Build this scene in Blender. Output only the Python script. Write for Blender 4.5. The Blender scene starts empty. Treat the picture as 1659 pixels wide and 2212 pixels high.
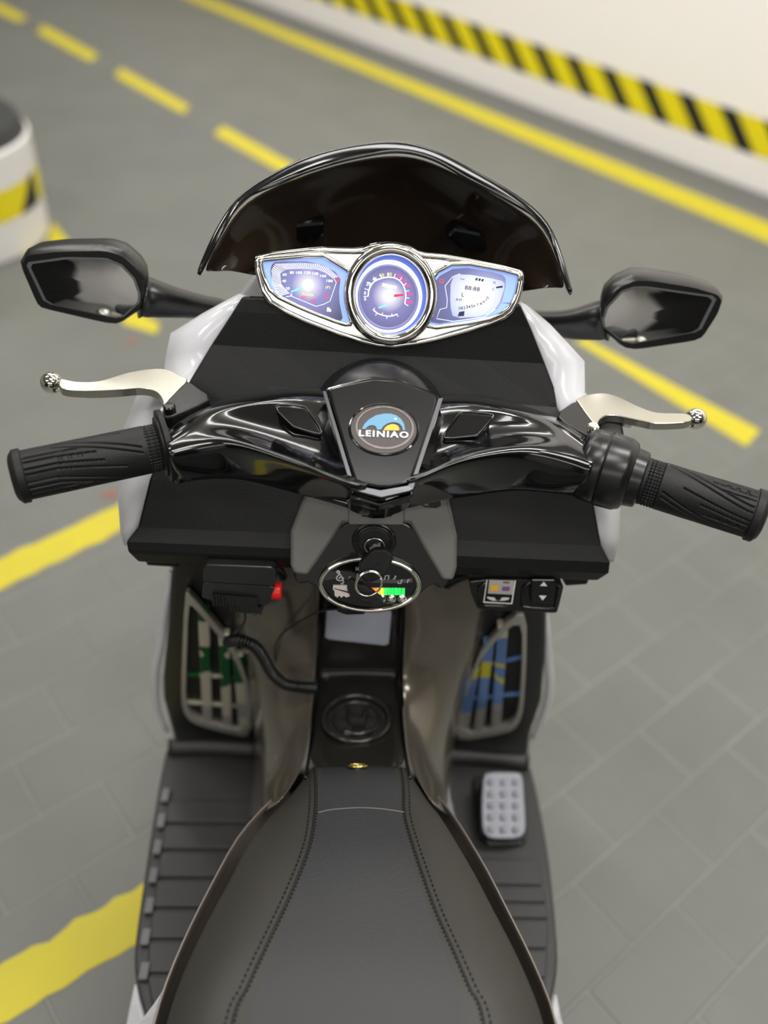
import bpy, bmesh, math, random
from mathutils import Vector, Matrix
random.seed(4)
S = bpy.context.scene
COL = S.collection
rad = math.radians

# ---------------- camera, world, lamps, exposure (metres; the scooter faces +Y) ----------------
cam_d = bpy.data.cameras.new('camera')
cam = bpy.data.objects.new('camera', cam_d); COL.objects.link(cam)
yaw, pitch, roll = rad(2.795), rad(42.9), rad(4.5)
fwd = Vector((math.sin(yaw)*math.cos(pitch), math.cos(yaw)*math.cos(pitch), -math.sin(pitch)))
rgt = Vector((math.cos(yaw), -math.sin(yaw), 0)); upv = rgt.cross(fwd)
r2 = rgt*math.cos(roll) + upv*math.sin(roll); u2 = upv*math.cos(roll) - rgt*math.sin(roll)
cam.matrix_world = Matrix(((r2.x, u2.x, -fwd.x, -0.0167), (r2.y, u2.y, -fwd.y, 0), (r2.z, u2.z, -fwd.z, 1.05), (0, 0, 0, 1)))
cam_d.sensor_fit = 'VERTICAL'; cam_d.sensor_height = 36; cam_d.lens = 1880/2212*36
cam_d.clip_start = .01; cam_d.clip_end = 60
cam_d.dof.use_dof = True; cam_d.dof.focus_distance = .64; cam_d.dof.aperture_fstop = 2.4
S.camera = cam

w = bpy.data.worlds.new('world'); S.world = w; w.use_nodes = True
w.node_tree.nodes['Background'].inputs[0].default_value = (.9, .95, 1, 1)
w.node_tree.nodes['Background'].inputs[1].default_value = .12

def area(name, loc, sx, sy, power, col=(1, .985, .95), rot=(0, 0, 0)):
    l = bpy.data.lights.new(name, 'AREA'); l.shape = 'RECTANGLE'; l.size = sx; l.size_y = sy
    l.energy = power; l.color = col
    o = bpy.data.objects.new(name, l); o.location = loc; o.rotation_euler = rot; COL.objects.link(o)
    return o
# rows of ceiling lamps
for (x, y, e) in ((-1.8, -1.0, 24), (1.4, -1.0, 32), (-1.8, 1.3, 26), (1.3, .9, 36), (-2.2, 4.2, 22), (-.35, 3.1, 18)):
    area('overhead_area', (x, y, 2.95), 1.3, .35, e)
area('overhead_area', (.15, -.1, 2.95), 1.0, .5, 20)
area('overhead_area', (-.1, -3.4, 2.95), 3.4, .9, 48)  # added unseen light, there to brighten what the chrome bezels reflect
area('added_wall_fill', (-.75, 2.1, 2.9), 3.2, .3, 75, rot=(rad(58), 0, rad(-46.8)))   # added unseen light, aimed at the striped wall to brighten it

S.view_settings.view_transform = 'Standard'; S.view_settings.look = 'None'
S.view_settings.gamma = 1; S.view_settings.use_curve_mapping = False
S.view_settings.exposure = 0
try: S.cycles.max_bounces = 8; S.cycles.sample_clamp_indirect = 4
except Exception: pass

# ---------------- measured outlines of the scene, world metres ----------------
G = {'wall_base': [(-4.0132,8.22,.0),(8.9926,-5.6309,.0)],
'solid_line': [(-2.8394,6.6955,.0),(4.2763,-1.1969,.0),(4.2464,-.8956,.0),(-2.7073,6.6115,.0)],
'dashes': [(-1.8302,4.4549,.0),(-1.4631,4.0528,.0),(-1.4815,3.9768,.0),(-1.8034,4.3195,.0),(-1.3773,3.9669,.0),(-1.0673,3.6185,.0),(-1.0718,3.5243,.0),(-1.3596,3.8419,.0),(-.948,3.4768,.0),(-.6354,3.1156,.0),(-.646,3.0408,.0),(-.952,3.3834,.0),(-.4994,2.9529,.0),(-.2057,2.62,.0),(-.2352,2.5532,.0),(-.5182,2.8746,.0),(-.0338,2.4437,.0),(.1457,2.2019,.0),(.1257,2.1457,.0),(-.0519,2.3788,.0),(-.884,2.0483,.0),(-.8071,2.02,.0),(-.797,1.9844,.0),(-.8692,2.0002,.0),(-.5719,1.7948,.0),(-.4684,1.7135,.0),(-.4672,1.6706,.0),(-.5489,1.7053,.0),(.4995,1.75,.0),(.8107,1.4253,.0),(.7644,1.3687,.0),(.4753,1.7338,.0)],
'cross_lines': [(-.6516,.9208,.0),(-.3954,1.143,.0),(-.3815,1.0763,.0),(-.626,.8514,.0),(-.4316,.3234,.0),(-.247,.4595,.0),(-.2332,.3923,.0),(-.414,.2756,.0)],
'stub': [(-.8367,2.187,.0),(-.7628,2.076,.0),(-.763,2.0253,.0),(-.8126,2.0193,.0)],
'red_spots': [(-.5134,1.6358,.0),(-.4454,1.142,.0)],
'ws_o': [(-.1417,.6,.7264),(-.128,.625,.7551),(-.1122,.655,.7697),(-.0844,.675,.7802),(-.0628,.69,.7875),(-.0296,.7,.793),(.0057,.705,.7972),(.033,.7,.7941),(.0615,.69,.7848),(.0903,.675,.7771),(.1226,.655,.7646),(.1323,.625,.7525),(.1431,.6,.7265)],
'ws_i': [(-.1398,.598,.7283),(-.1247,.62,.7525),(-.1115,.648,.7662),(-.0847,.668,.7728),(-.0605,.683,.7784),(-.0284,.694,.7852),(.0054,.698,.7907),(.0334,.694,.7881),(.0618,.683,.7787),(.0905,.668,.7711),(.1208,.648,.7616),(.1295,.62,.7503),(.1402,.598,.7306)],
'ws_m': [(-.1299,.61,.7234),(-.1138,.64,.7323),(-.0969,.67,.7346),(-.0781,.69,.7345),(-.0561,.705,.7371),(-.0275,.715,.7404),(.0076,.72,.7424),(.037,.715,.7423),(.066,.705,.7404),(.0906,.69,.7366),(.1087,.67,.731),(.1173,.64,.7265),(.1283,.61,.7252)],
'ws_b': [(-.1181,.61,.7264),(-.1053,.635,.7077),(-.0921,.665,.6926),(-.0749,.69,.6804),(-.0518,.71,.6712),(-.023,.72,.6676),(.0106,.725,.6669),(.0398,.72,.6691),(.064,.71,.6736),(.0864,.69,.6812),(.1031,.665,.6893),(.1108,.635,.7064),(.1218,.61,.7253)],
'ws_clip_l': [(-.0908,.675,.7167),(-.0787,.675,.7322),(-.0517,.675,.7366),(-.0504,.675,.7231),(-.0637,.675,.7162)],
'ws_clip_r': [(.049,.675,.7291),(.0568,.675,.7376),(.0801,.675,.7342),(.0916,.675,.7152),(.0648,.675,.7186)],
'cl_house': [(-.1014,.614,.7346),(-.0982,.6161,.7385),(-.0491,.62,.7455),(-.0441,.6199,.7453),(-.0194,.6203,.746),(-.0115,.6222,.7494),(.004,.6232,.7513),(.0172,.6223,.7496),(.026,.62,.7456),(.0496,.6197,.745),(.1037,.6159,.7381),(.1078,.6138,.7343),(.1057,.6054,.7192),(.0997,.5982,.7061),(.081,.5936,.6979),(.0338,.5856,.6835),(.0032,.583,.6787),(-.0252,.5858,.6839),(-.0723,.5938,.6983),(-.0937,.6,.7094)],
'cl_body': [(-.0982,.6075,.7353),(-.0951,.6095,.7389),(-.0476,.6131,.7454),(-.0428,.6129,.7452),(-.0188,.6133,.7459),(-.0112,.6151,.749),(.0039,.616,.7507),(.0166,.6152,.7492),(.0251,.6132,.7456),(.048,.613,.7452),(.1003,.6096,.7391),(.1042,.6077,.7357),(.102,.6001,.722),(.0961,.5936,.7103),(.078,.5895,.7028),(.0323,.5822,.6896),(.0028,.5798,.6853),(-.0246,.5823,.6899),(-.0701,.5894,.7027),(-.0908,.5949,.7126)],
'lens_l': [(-.0947,.607,.7369),(-.0912,.6077,.7381),(-.0487,.6105,.7433),(-.0435,.6093,.7411),(-.0255,.6048,.7329),(-.0283,.6005,.7253),(-.0283,.5933,.7123),(-.0238,.5862,.6994),(-.0302,.586,.6991),(-.06,.5906,.7073),(-.0856,.5956,.7164),(-.0922,.6019,.7277)],
'lens_r': [(.0348,.6057,.7346),(.0531,.6108,.7438),(.0995,.608,.7387),(.1018,.606,.7351),(.1004,.5996,.7236),(.0938,.5937,.7129),(.0776,.5901,.7064),(.0304,.5858,.6987),(.0353,.5919,.7097),(.0376,.5986,.7218)],
'dial_l': [(-.0866,.6048,.7347),(-.0836,.6065,.7376),(-.0535,.6074,.7392),(-.0336,.603,.7313),(-.0351,.5955,.7178),(-.0302,.5853,.6995),(-.047,.5879,.7042),(-.0747,.5936,.7143),(-.0812,.5955,.7178),(-.0869,.6019,.7293)],
'dial_r': [(.0374,.6036,.7324),(.0539,.6084,.741),(.0874,.6067,.738),(.0922,.6044,.7339),(.0894,.595,.717),(.0759,.5909,.7096),(.034,.5865,.7015),(.037,.5931,.7135),(.0388,.5986,.7233)],
'lcd': [(.0494,.6034,.7333),(.0574,.6054,.7369),(.0877,.6038,.734),(.0915,.6023,.7313),(.0869,.5938,.7161),(.0771,.5906,.7101),(.0535,.5891,.7074),(.0503,.5935,.7155)],
'ring_o': [(.0354,.596,.7249),(.0349,.5975,.7277),(.0341,.5991,.7304),(.0329,.6005,.7331),(.0316,.6019,.7356),(.0299,.6033,.738),(.0281,.6045,.7403),(.0259,.6057,.7424),(.0236,.6067,.7442),(.0212,.6076,.7459),(.0185,.6084,.7473),(.0158,.6091,.7485),(.0129,.6096,.7495),(.0099,.61,.7501),(.0069,.6102,.7505),(.0039,.6103,.7507),(.0009,.6102,.7505),(-.0021,.61,.7501),(-.005,.6096,.7494),(-.0078,.6091,.7485),(-.0105,.6084,.7473),(-.0131,.6076,.7459),(-.0155,.6067,.7442),(-.0177,.6057,.7424),(-.0198,.6045,.7403),(-.0215,.6033,.738),(-.0231,.6019,.7356),(-.0244,.6005,.7331),(-.0254,.5991,.7304),(-.0261,.5976,.7277),(-.0265,.596,.7249),(-.0267,.5944,.7221),(-.0265,.5929,.7192),(-.026,.5913,.7164),(-.0253,.5898,.7137),(-.0242,.5883,.711),(-.0229,.5868,.7084),(-.0213,.5855,.7059),(-.0194,.5842,.7036),(-.0174,.583,.7014),(-.0151,.5819,.6995),(-.0126,.581,.6978),(-.0099,.5801,.6963),(-.0071,.5794,.695),(-.0042,.5789,.694),(-.0012,.5785,.6933),(.0019,.5783,.6929),(.005,.5782,.6927),(.0081,.5782,.6929),(.0111,.5785,.6933),(.0141,.5789,.694),(.017,.5794,.695),(.0198,.5801,.6962),(.0224,.5809,.6977),(.0248,.5819,.6994),(.0271,.5829,.7014),(.0291,.5841,.7035),(.0309,.5854,.7058),(.0324,.5868,.7083),(.0336,.5882,.7109),(.0346,.5897,.7136),(.0352,.5913,.7164),(.0356,.5928,.7192),(.0357,.5944,.722)],
'ring_lens': [(.0335,.5976,.7237),(.033,.5991,.7263),(.0322,.6005,.7289),(.0312,.6019,.7314),(.0299,.6032,.7338),(.0284,.6045,.736),(.0266,.6056,.7381),(.0246,.6067,.7401),(.0225,.6077,.7418),(.0202,.6085,.7434),(.0177,.6093,.7447),(.0151,.6099,.7459),(.0124,.6104,.7467),(.0097,.6107,.7474),(.0068,.6109,.7477),(.004,.611,.7479),(.0012,.6109,.7477),(-.0016,.6107,.7474),(-.0043,.6104,.7467),(-.007,.6099,.7458),(-.0095,.6093,.7447),(-.0119,.6085,.7434),(-.0142,.6077,.7418),(-.0163,.6067,.7401),(-.0181,.6056,.7381),(-.0198,.6045,.736),(-.0213,.6032,.7338),(-.0225,.6019,.7314),(-.0234,.6005,.7289),(-.0241,.5991,.7264),(-.0245,.5977,.7238),(-.0246,.5962,.7211),(-.0244,.5947,.7185),(-.024,.5933,.7158),(-.0233,.5918,.7132),(-.0223,.5904,.7107),(-.0211,.5891,.7083),(-.0196,.5878,.706),(-.0178,.5866,.7038),(-.0159,.5855,.7018),(-.0137,.5845,.7),(-.0114,.5836,.6984),(-.0089,.5828,.697),(-.0063,.5822,.6958),(-.0035,.5817,.6949),(-.0007,.5813,.6942),(.0021,.5811,.6938),(.005,.581,.6937),(.0079,.5811,.6938),(.0108,.5813,.6942),(.0136,.5816,.6949),(.0163,.5821,.6958),(.0189,.5828,.6969),(.0213,.5836,.6983),(.0236,.5844,.6999),(.0257,.5854,.7017),(.0276,.5866,.7037),(.0292,.5878,.7059),(.0306,.589,.7082),(.0318,.5904,.7106),(.0327,.5918,.7132),(.0333,.5932,.7158),(.0337,.5947,.7184),(.0337,.5962,.7211)],
'ring_2': [(.0283,.5957,.7227),(.0279,.597,.725),(.0272,.5982,.7272),(.0263,.5994,.7294),(.0252,.6005,.7314),(.0239,.6016,.7334),(.0223,.6026,.7352),(.0206,.6036,.7369),(.0188,.6044,.7385),(.0168,.6052,.7398),(.0146,.6058,.741),(.0124,.6064,.7419),(.01,.6068,.7427),(.0076,.6071,.7433),(.0052,.6073,.7436),(.0027,.6073,.7437),(.0003,.6073,.7436),(-.0021,.6071,.7433),(-.0045,.6068,.7427),(-.0068,.6064,.7419),(-.009,.6058,.741),(-.0111,.6052,.7398),(-.0131,.6044,.7385),(-.0149,.6036,.7369),(-.0165,.6026,.7352),(-.018,.6016,.7334),(-.0192,.6005,.7315),(-.0203,.5994,.7294),(-.0211,.5982,.7272),(-.0217,.597,.725),(-.022,.5957,.7227),(-.0221,.5944,.7204),(-.022,.5932,.7181),(-.0216,.5919,.7158),(-.021,.5906,.7136),(-.0201,.5894,.7114),(-.0191,.5883,.7093),(-.0178,.5872,.7073),(-.0163,.5861,.7054),(-.0146,.5852,.7037),(-.0127,.5843,.7021),(-.0107,.5835,.7007),(-.0085,.5828,.6995),(-.0062,.5823,.6985),(-.0039,.5818,.6977),(-.0014,.5815,.6971),(.0011,.5813,.6968),(.0036,.5813,.6967),(.0061,.5813,.6968),(.0086,.5815,.6971),(.011,.5818,.6977),(.0133,.5823,.6985),(.0156,.5828,.6995),(.0177,.5835,.7007),(.0197,.5843,.7021),(.0215,.5851,.7036),(.0231,.5861,.7054),(.0246,.5871,.7072),(.0258,.5882,.7092),(.0268,.5894,.7113),(.0276,.5906,.7135),(.0281,.5919,.7158),(.0284,.5931,.7181),(.0285,.5944,.7204)],
'dial_c': [(.0244,.5955,.7216),(.024,.5966,.7235),(.0234,.5976,.7254),(.0227,.5987,.7272),(.0217,.5996,.729),(.0206,.6006,.7307),(.0193,.6014,.7322),(.0178,.6022,.7337),(.0162,.6029,.735),(.0144,.6036,.7361),(.0126,.6041,.7371),(.0107,.6046,.7379),(.0086,.6049,.7386),(.0066,.6052,.739),(.0045,.6054,.7393),(.0024,.6054,.7394),(.0002,.6054,.7393),(-.0019,.6052,.739),(-.0039,.6049,.7386),(-.0059,.6046,.7379),(-.0078,.6041,.7371),(-.0096,.6036,.7361),(-.0113,.6029,.7349),(-.0129,.6022,.7336),(-.0143,.6014,.7322),(-.0155,.6005,.7306),(-.0166,.5996,.729),(-.0175,.5986,.7272),(-.0182,.5976,.7254),(-.0187,.5966,.7235),(-.019,.5955,.7215),(-.0191,.5944,.7196),(-.019,.5933,.7176),(-.0187,.5923,.7157),(-.0181,.5912,.7138),(-.0174,.5902,.7119),(-.0165,.5892,.7101),(-.0154,.5883,.7085),(-.0141,.5874,.7069),(-.0126,.5866,.7054),(-.011,.5858,.7041),(-.0093,.5852,.7029),(-.0074,.5846,.7019),(-.0054,.5841,.701),(-.0034,.5838,.7003),(-.0013,.5835,.6999),(.0008,.5833,.6996),(.003,.5833,.6995),(.0051,.5833,.6996),(.0073,.5835,.6998),(.0094,.5838,.7003),(.0114,.5841,.701),(.0133,.5846,.7018),(.0151,.5852,.7029),(.0169,.5858,.7041),(.0184,.5866,.7054),(.0198,.5874,.7069),(.0211,.5883,.7084),(.0222,.5892,.7101),(.023,.5902,.7119),(.0237,.5912,.7138),(.0242,.5923,.7157),(.0244,.5933,.7176),(.0245,.5944,.7196)],
'ring_3': [(.0247,.5948,.722),(.0243,.5959,.7239),(.0237,.597,.7259),(.0229,.598,.7277),(.022,.599,.7295),(.0208,.6,.7312),(.0195,.6008,.7328),(.018,.6016,.7342),(.0164,.6024,.7356),(.0146,.603,.7367),(.0127,.6036,.7377),(.0108,.604,.7386),(.0087,.6044,.7392),(.0066,.6047,.7397),(.0045,.6048,.74),(.0023,.6049,.7401),(.0002,.6048,.74),(-.0019,.6046,.7397),(-.004,.6044,.7392),(-.006,.604,.7385),(-.008,.6035,.7377),(-.0098,.603,.7367),(-.0115,.6023,.7355),(-.0131,.6016,.7342),(-.0146,.6008,.7327),(-.0158,.5999,.7312),(-.0169,.599,.7295),(-.0178,.598,.7277),(-.0186,.597,.7258),(-.0191,.5959,.7239),(-.0194,.5948,.722),(-.0195,.5937,.72),(-.0193,.5926,.718),(-.019,.5915,.716),(-.0185,.5905,.7141),(-.0177,.5894,.7122),(-.0168,.5884,.7104),(-.0156,.5875,.7087),(-.0143,.5866,.7071),(-.0129,.5858,.7056),(-.0112,.585,.7042),(-.0095,.5843,.703),(-.0076,.5838,.702),(-.0056,.5833,.7011),(-.0035,.5829,.7005),(-.0014,.5826,.7),(.0008,.5825,.6997),(.003,.5824,.6996),(.0052,.5825,.6997),(.0073,.5826,.7),(.0094,.5829,.7004),(.0115,.5833,.7011),(.0135,.5838,.702),(.0153,.5843,.703),(.017,.585,.7042),(.0186,.5857,.7056),(.0201,.5866,.7071),(.0213,.5875,.7087),(.0224,.5884,.7104),(.0233,.5894,.7122),(.024,.5905,.7141),(.0245,.5915,.716),(.0248,.5926,.718),(.0248,.5937,.72)],
'hubs': [(-.0584,.597,.7247),(.0032,.5948,.7207),(.0665,.5981,.7267)],
'tick_o': [(-.081,.5938,.716),(-.085,.5979,.7233),(-.0861,.6029,.7323),(-.0835,.6051,.7364),(-.0647,.6059,.7378),(-.0509,.6059,.7379),(-.0432,.6046,.7354),(-.0361,.602,.7307)],
'tick_i': [(-.0723,.5951,.7183),(-.0783,.5979,.7234),(-.0795,.6018,.7305),(-.0752,.6033,.7331),(-.0646,.6038,.7341),(-.052,.6039,.7342),(-.0462,.603,.7326),(-.0402,.6013,.7294)],
'num_l': [('0',
'w',[(-.0713,.594,.7164),(-.0701,.594,.7164),(-.0714,.595,.7182)]),('20',
'w',[(-.0751,.5961,.7202),(-.0721,.5962,.7204),(-.0751,.5971,.7219)]),('40',
'w',[(-.0779,.5988,.7249),(-.0749,.5988,.725),(-.0779,.5997,.7266)]),('60',
'w',[(-.0776,.601,.729),(-.0746,.6011,.7291),(-.0777,.6019,.7307)]),('80',
'w',[(-.0722,.6019,.7305),(-.0692,.6019,.7307),(-.0723,.6028,.7322)]),('100',
'w',[(-.0676,.602,.7307),(-.0631,.6021,.7309),(-.0677,.6029,.7324)]),('120',
'w',[(-.0614,.6022,.7311),(-.0568,.6022,.7311),(-.0613,.6031,.7328)]),('140',
'w',[(-.0554,.602,.7308),(-.0509,.602,.7307),(-.0553,.603,.7325)]),('160',
'w',[(-.0495,.6014,.7296),(-.0449,.6013,.7295),(-.0494,.6023,.7313)]),('180',
'w',[(-.0444,.5997,.7266),(-.0398,.5997,.7266),(-.0444,.6006,.7283)]),('POWER',
'y',[(-.0628,.5946,.7174),(-.054,.5942,.7167),(-.0626,.5955,.719)]),('(P)',
'y',[(-.045,.5971,.7219),(-.0415,.5972,.7221),(-.0451,.5983,.7241)]),('D',
'r',[(-.0611,.593,.7146),(-.0591,.5931,.7147),(-.0612,.5941,.7165)]),('=',
'r',[(-.0633,.593,.7146),(-.0615,.5931,.7147),(-.0633,.594,.7163)]),('D',
'r',[(-.0539,.5923,.7132),(-.056,.5922,.7131),(-.054,.5933,.7151)]),('=',
'r',[(-.0538,.5922,.7131),(-.052,.5923,.7132),(-.0539,.5932,.7148)]),('!',
'r',[(-.0448,.5943,.7169),(-.0443,.5943,.7169),(-.0449,.595,.7182)])],
'num_c': [('0',
'w',[(-.0157,.594,.7209),(-.0142,.594,.721),(-.0158,.5952,.723)]),('0',
'w',[(-.0154,.5919,.717),(-.0139,.5919,.7171),(-.0155,.5931,.7192)]),('20',
'w',[(-.0145,.5973,.7269),(-.011,.5973,.7268),(-.0144,.5985,.729)]),('40',
'w',[(-.0095,.5989,.7298),(-.0063,.5993,.7304),(-.0101,.6001,.7318)]),('60',
'y',[(-.0048,.6006,.7329),(-.0012,.6007,.733),(-.0049,.6018,.735)]),('80',
'y',[(.001,.6011,.7337),(.0045,.6012,.7338),(.0009,.6023,.7358)]),('120',
'm',[(.0071,.6008,.7332),(.0119,.6006,.7328),(.0073,.602,.7353)]),('140',
'm',[(.0112,.5993,.7305),(.0157,.599,.7299),(.0116,.6005,.7326)]),('160',
'm',[(.0146,.5976,.7274),(.0191,.5974,.7271),(.0147,.5987,.7293)]),('170',
'm',[(.016,.5945,.7218),(.0211,.5945,.7218),(.016,.5957,.724)]),('180',
'm',[(.0161,.5917,.7166),(.0212,.5917,.7166),(.0161,.5928,.7188)])],
'num_r': [('88:88',
'k',[(.0604,.5992,.727),(.0718,.5988,.7262),(.0606,.6007,.7296)]),('L',
'k',[(.0584,.5966,.7224),(.0602,.5966,.7222),(.0586,.5981,.7249)]),('AVI',
'k',[(.0541,.595,.7194),(.0587,.5949,.7193),(.0541,.5959,.7211)]),('0',
'k',[(.0569,.5918,.7137),(.0585,.5919,.7137),(.0568,.5929,.7156)]),('1',
'k',[(.0591,.592,.7139),(.0599,.592,.7139),(.0589,.593,.7158)]),('2',
'k',[(.0605,.5921,.7142),(.062,.5921,.7142),(.0603,.5932,.7161)]),('3',
'k',[(.0625,.5924,.7147),(.064,.5924,.7148),(.0623,.5935,.7167)]),('4',
'k',[(.0643,.5926,.715),(.0659,.5926,.7151),(.064,.5936,.7169)]),('5',
'k',[(.0664,.5928,.7154),(.0679,.5929,.7155),(.066,.5939,.7173)]),('6',
'k',[(.0682,.5931,.7159),(.0697,.5932,.7162),(.0677,.5939,.7175)]),('7',
'k',[(.071,.5935,.7166),(.0723,.5937,.7171),(.0702,.5943,.7181)]),('8',
'k',[(.0736,.5939,.7173),(.0749,.5943,.718),(.0725,.5946,.7187)]),('9',
'k',[(.0759,.5946,.7186),(.077,.5951,.7195),(.0746,.5952,.7198)]),('10',
'k',[(.0781,.5956,.7204),(.0796,.5968,.7226),(.0764,.596,.7213)]),('TRIP',
'k',[(.0563,.6025,.733),(.0598,.6025,.7329),(.0563,.6031,.7339)]),('N',
'k',[(.082,.6018,.7316),(.0835,.6018,.7317),(.0818,.6026,.7331)]),('C',
'k',[(.0815,.5994,.7273),(.083,.5994,.7274),(.0813,.6002,.7288)])],
'arc_c': [(-.0126,.5935,.72),(-.012,.596,.7245),(-.0093,.5985,.7289),(-.0044,.5999,.7315),(.0018,.6006,.7329),(.0075,.6004,.7324),(.0121,.599,.7299),(.0149,.5967,.7257),(.0159,.5943,.7215),(.0156,.5915,.7163)],
'arc_b': [(-.0083,.5888,.7115),(-.0044,.5875,.7092),(.0008,.5869,.708),(.0059,.5869,.708),(.01,.5877,.7095)],
'white_bar': [(-.0021,.5985,.729),(.0089,.5976,.7274),(.0085,.5964,.7252),(-.0023,.5973,.7269)],
'needle_c': [(.0029,.594,.722),(.0138,.5945,.723),(.0148,.5941,.7224),(.0139,.5938,.7217),(.003,.5928,.7199)],
'needle_c2': [(.002,.5908,.7159),(-.0046,.5894,.7134),(-.0042,.589,.7128),(.0023,.5899,.7144)],
'needle_l': [(-.0585,.5981,.725),(-.0712,.5952,.7197),(-.0708,.5948,.719),(-.0581,.5972,.7233)],
'arr_l': [(-.0381,.6005,.7286),(-.0364,.6015,.7304),(-.0364,.6011,.7295),(-.0346,.6011,.7296),(-.0345,.6002,.7279),(-.0363,.6001,.7278),(-.0363,.5997,.727)],
'arr_r': [(.0443,.6022,.7315),(.0426,.603,.7329),(.0426,.6026,.7322),(.041,.6025,.7321),(.0411,.6016,.7305),(.0428,.6017,.7306),(.0428,.6013,.73)],
'tri_l': [(-.0447,.5956,.7197),(-.0426,.5939,.7165),(-.0464,.5938,.7163)],
'pump': [(-.0433,.5905,.7104),(-.0414,.5904,.7103),(-.0413,.5899,.7094),(-.0403,.59,.7095),(-.0402,.589,.7077),(-.0434,.589,.7078)],
'path_l': [(-.0747,.5935,.7158),(-.0709,.5939,.7165),(-.0517,.5906,.7107),(-.046,.5915,.7123),(-.0413,.5928,.7146),(-.0371,.5995,.7267),(-.0391,.6009,.7293)],
'path_r': [(.0562,.605,.7367),(.0506,.6038,.7345),(.0454,.6004,.7283),(.0477,.5957,.7198),(.0478,.5927,.7144),(.0427,.5919,.7131),(.0406,.5886,.7069),(.0536,.5879,.7057),(.0771,.5901,.7097),(.085,.593,.715)],
'bars_r': [(.0684,.6035,.7348),(.0699,.6034,.7346),(.0693,.6026,.7331),(.0678,.6027,.7332),(.0707,.6034,.7346),(.0723,.6033,.7344),(.0716,.6025,.7329),(.0701,.6026,.733),(.073,.6033,.7343),(.0746,.6032,.7342),(.0739,.6024,.7327),(.0724,.6024,.7328),(.0842,.6008,.7298),(.089,.6013,.7308),(.0893,.6006,.7295),(.0843,.6002,.7287),(.0575,.5911,.7123),(.0616,.5915,.713),(.0614,.5897,.7097),(.0565,.5894,.7093)],
'hub_panel': [(-.0382,.5075,.6914),(-.0358,.5102,.6928),(.0006,.5193,.6974),(.0372,.509,.6922),(.0399,.5042,.6897),(.0221,.4492,.6617),(.0196,.447,.6606),(.0033,.4432,.6587),(-.0145,.4457,.6599),(-.0171,.4481,.6611)],
'hub_base': [(-.0419,.5142,.6881),(-.0388,.5176,.6898),(.0007,.529,.6956),(.0411,.5157,.6888),(.0445,.5119,.6869),(.0242,.4505,.6556),(.0217,.4461,.6534),(.0013,.438,.6492),(-.0179,.4432,.6519),(-.0207,.4473,.654)],
'v_trim': [(-.0418,.5072,.6918),(-.0395,.5069,.6917),(-.017,.4458,.6605),(-.0144,.4441,.6597),(.0014,.4418,.6585),(.0196,.4456,.6605),(.022,.4482,.6617),(.0402,.5057,.6911),(.0434,.5065,.6915),(.0234,.444,.6596),(.0209,.4427,.6589),(.0022,.4377,.6564),(-.0181,.4416,.6584)],
'v_lip': [(-.0206,.4447,.6538),(-.0173,.4436,.6532),(.0012,.4384,.6506),(.0213,.4447,.6538),(.0238,.4478,.6554),(.0229,.4429,.6529),(.0013,.436,.6494),(-.0191,.4399,.6514)],
'badge': [(.0268,.4802,.6809),(.0268,.482,.6818),(.0266,.4838,.6827),(.0261,.4856,.6836),(.0253,.4873,.6845),(.0244,.489,.6853),(.0232,.4905,.6861),(.0218,.492,.6869),(.0202,.4934,.6876),(.0185,.4947,.6882),(.0165,.4958,.6888),(.0145,.4968,.6893),(.0123,.4976,.6897),(.01,.4983,.6901),(.0076,.4988,.6903),(.0052,.4991,.6905),(.0028,.4992,.6906),(.0003,.4992,.6905),(-.0021,.499,.6904),(-.0045,.4986,.6902),(-.0068,.498,.6899),(-.0091,.4973,.6896),(-.0112,.4964,.6891),(-.0132,.4953,.6886),(-.015,.4941,.688),(-.0167,.4928,.6873),(-.0182,.4914,.6866),(-.0195,.4899,.6858),(-.0206,.4882,.685),(-.0214,.4865,.6841),(-.022,.4848,.6832),(-.0224,.483,.6823),(-.0226,.4812,.6814),(-.0225,.4795,.6805),(-.0222,.4777,.6796),(-.0216,.4759,.6787),(-.0209,.4742,.6778),(-.0199,.4726,.677),(-.0187,.4711,.6762),(-.0173,.4696,.6755),(-.0157,.4683,.6748),(-.0139,.4671,.6742),(-.0121,.466,.6736),(-.01,.465,.6731),(-.0079,.4642,.6727),(-.0056,.4636,.6724),(-.0033,.4631,.6722),(-.001,.4628,.672),(.0014,.4627,.6719),(.0038,.4627,.6719),(.0062,.4629,.672),(.0086,.4633,.6722),(.0108,.4638,.6725),(.013,.4645,.6729),(.0151,.4654,.6733),(.0171,.4664,.6738),(.019,.4675,.6744),(.0207,.4688,.6751),(.0222,.4702,.6758),(.0235,.4717,.6765),(.0246,.4733,.6773),(.0255,.4749,.6782),(.0262,.4767,.6791),(.0266,.4784,.68)],
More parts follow.
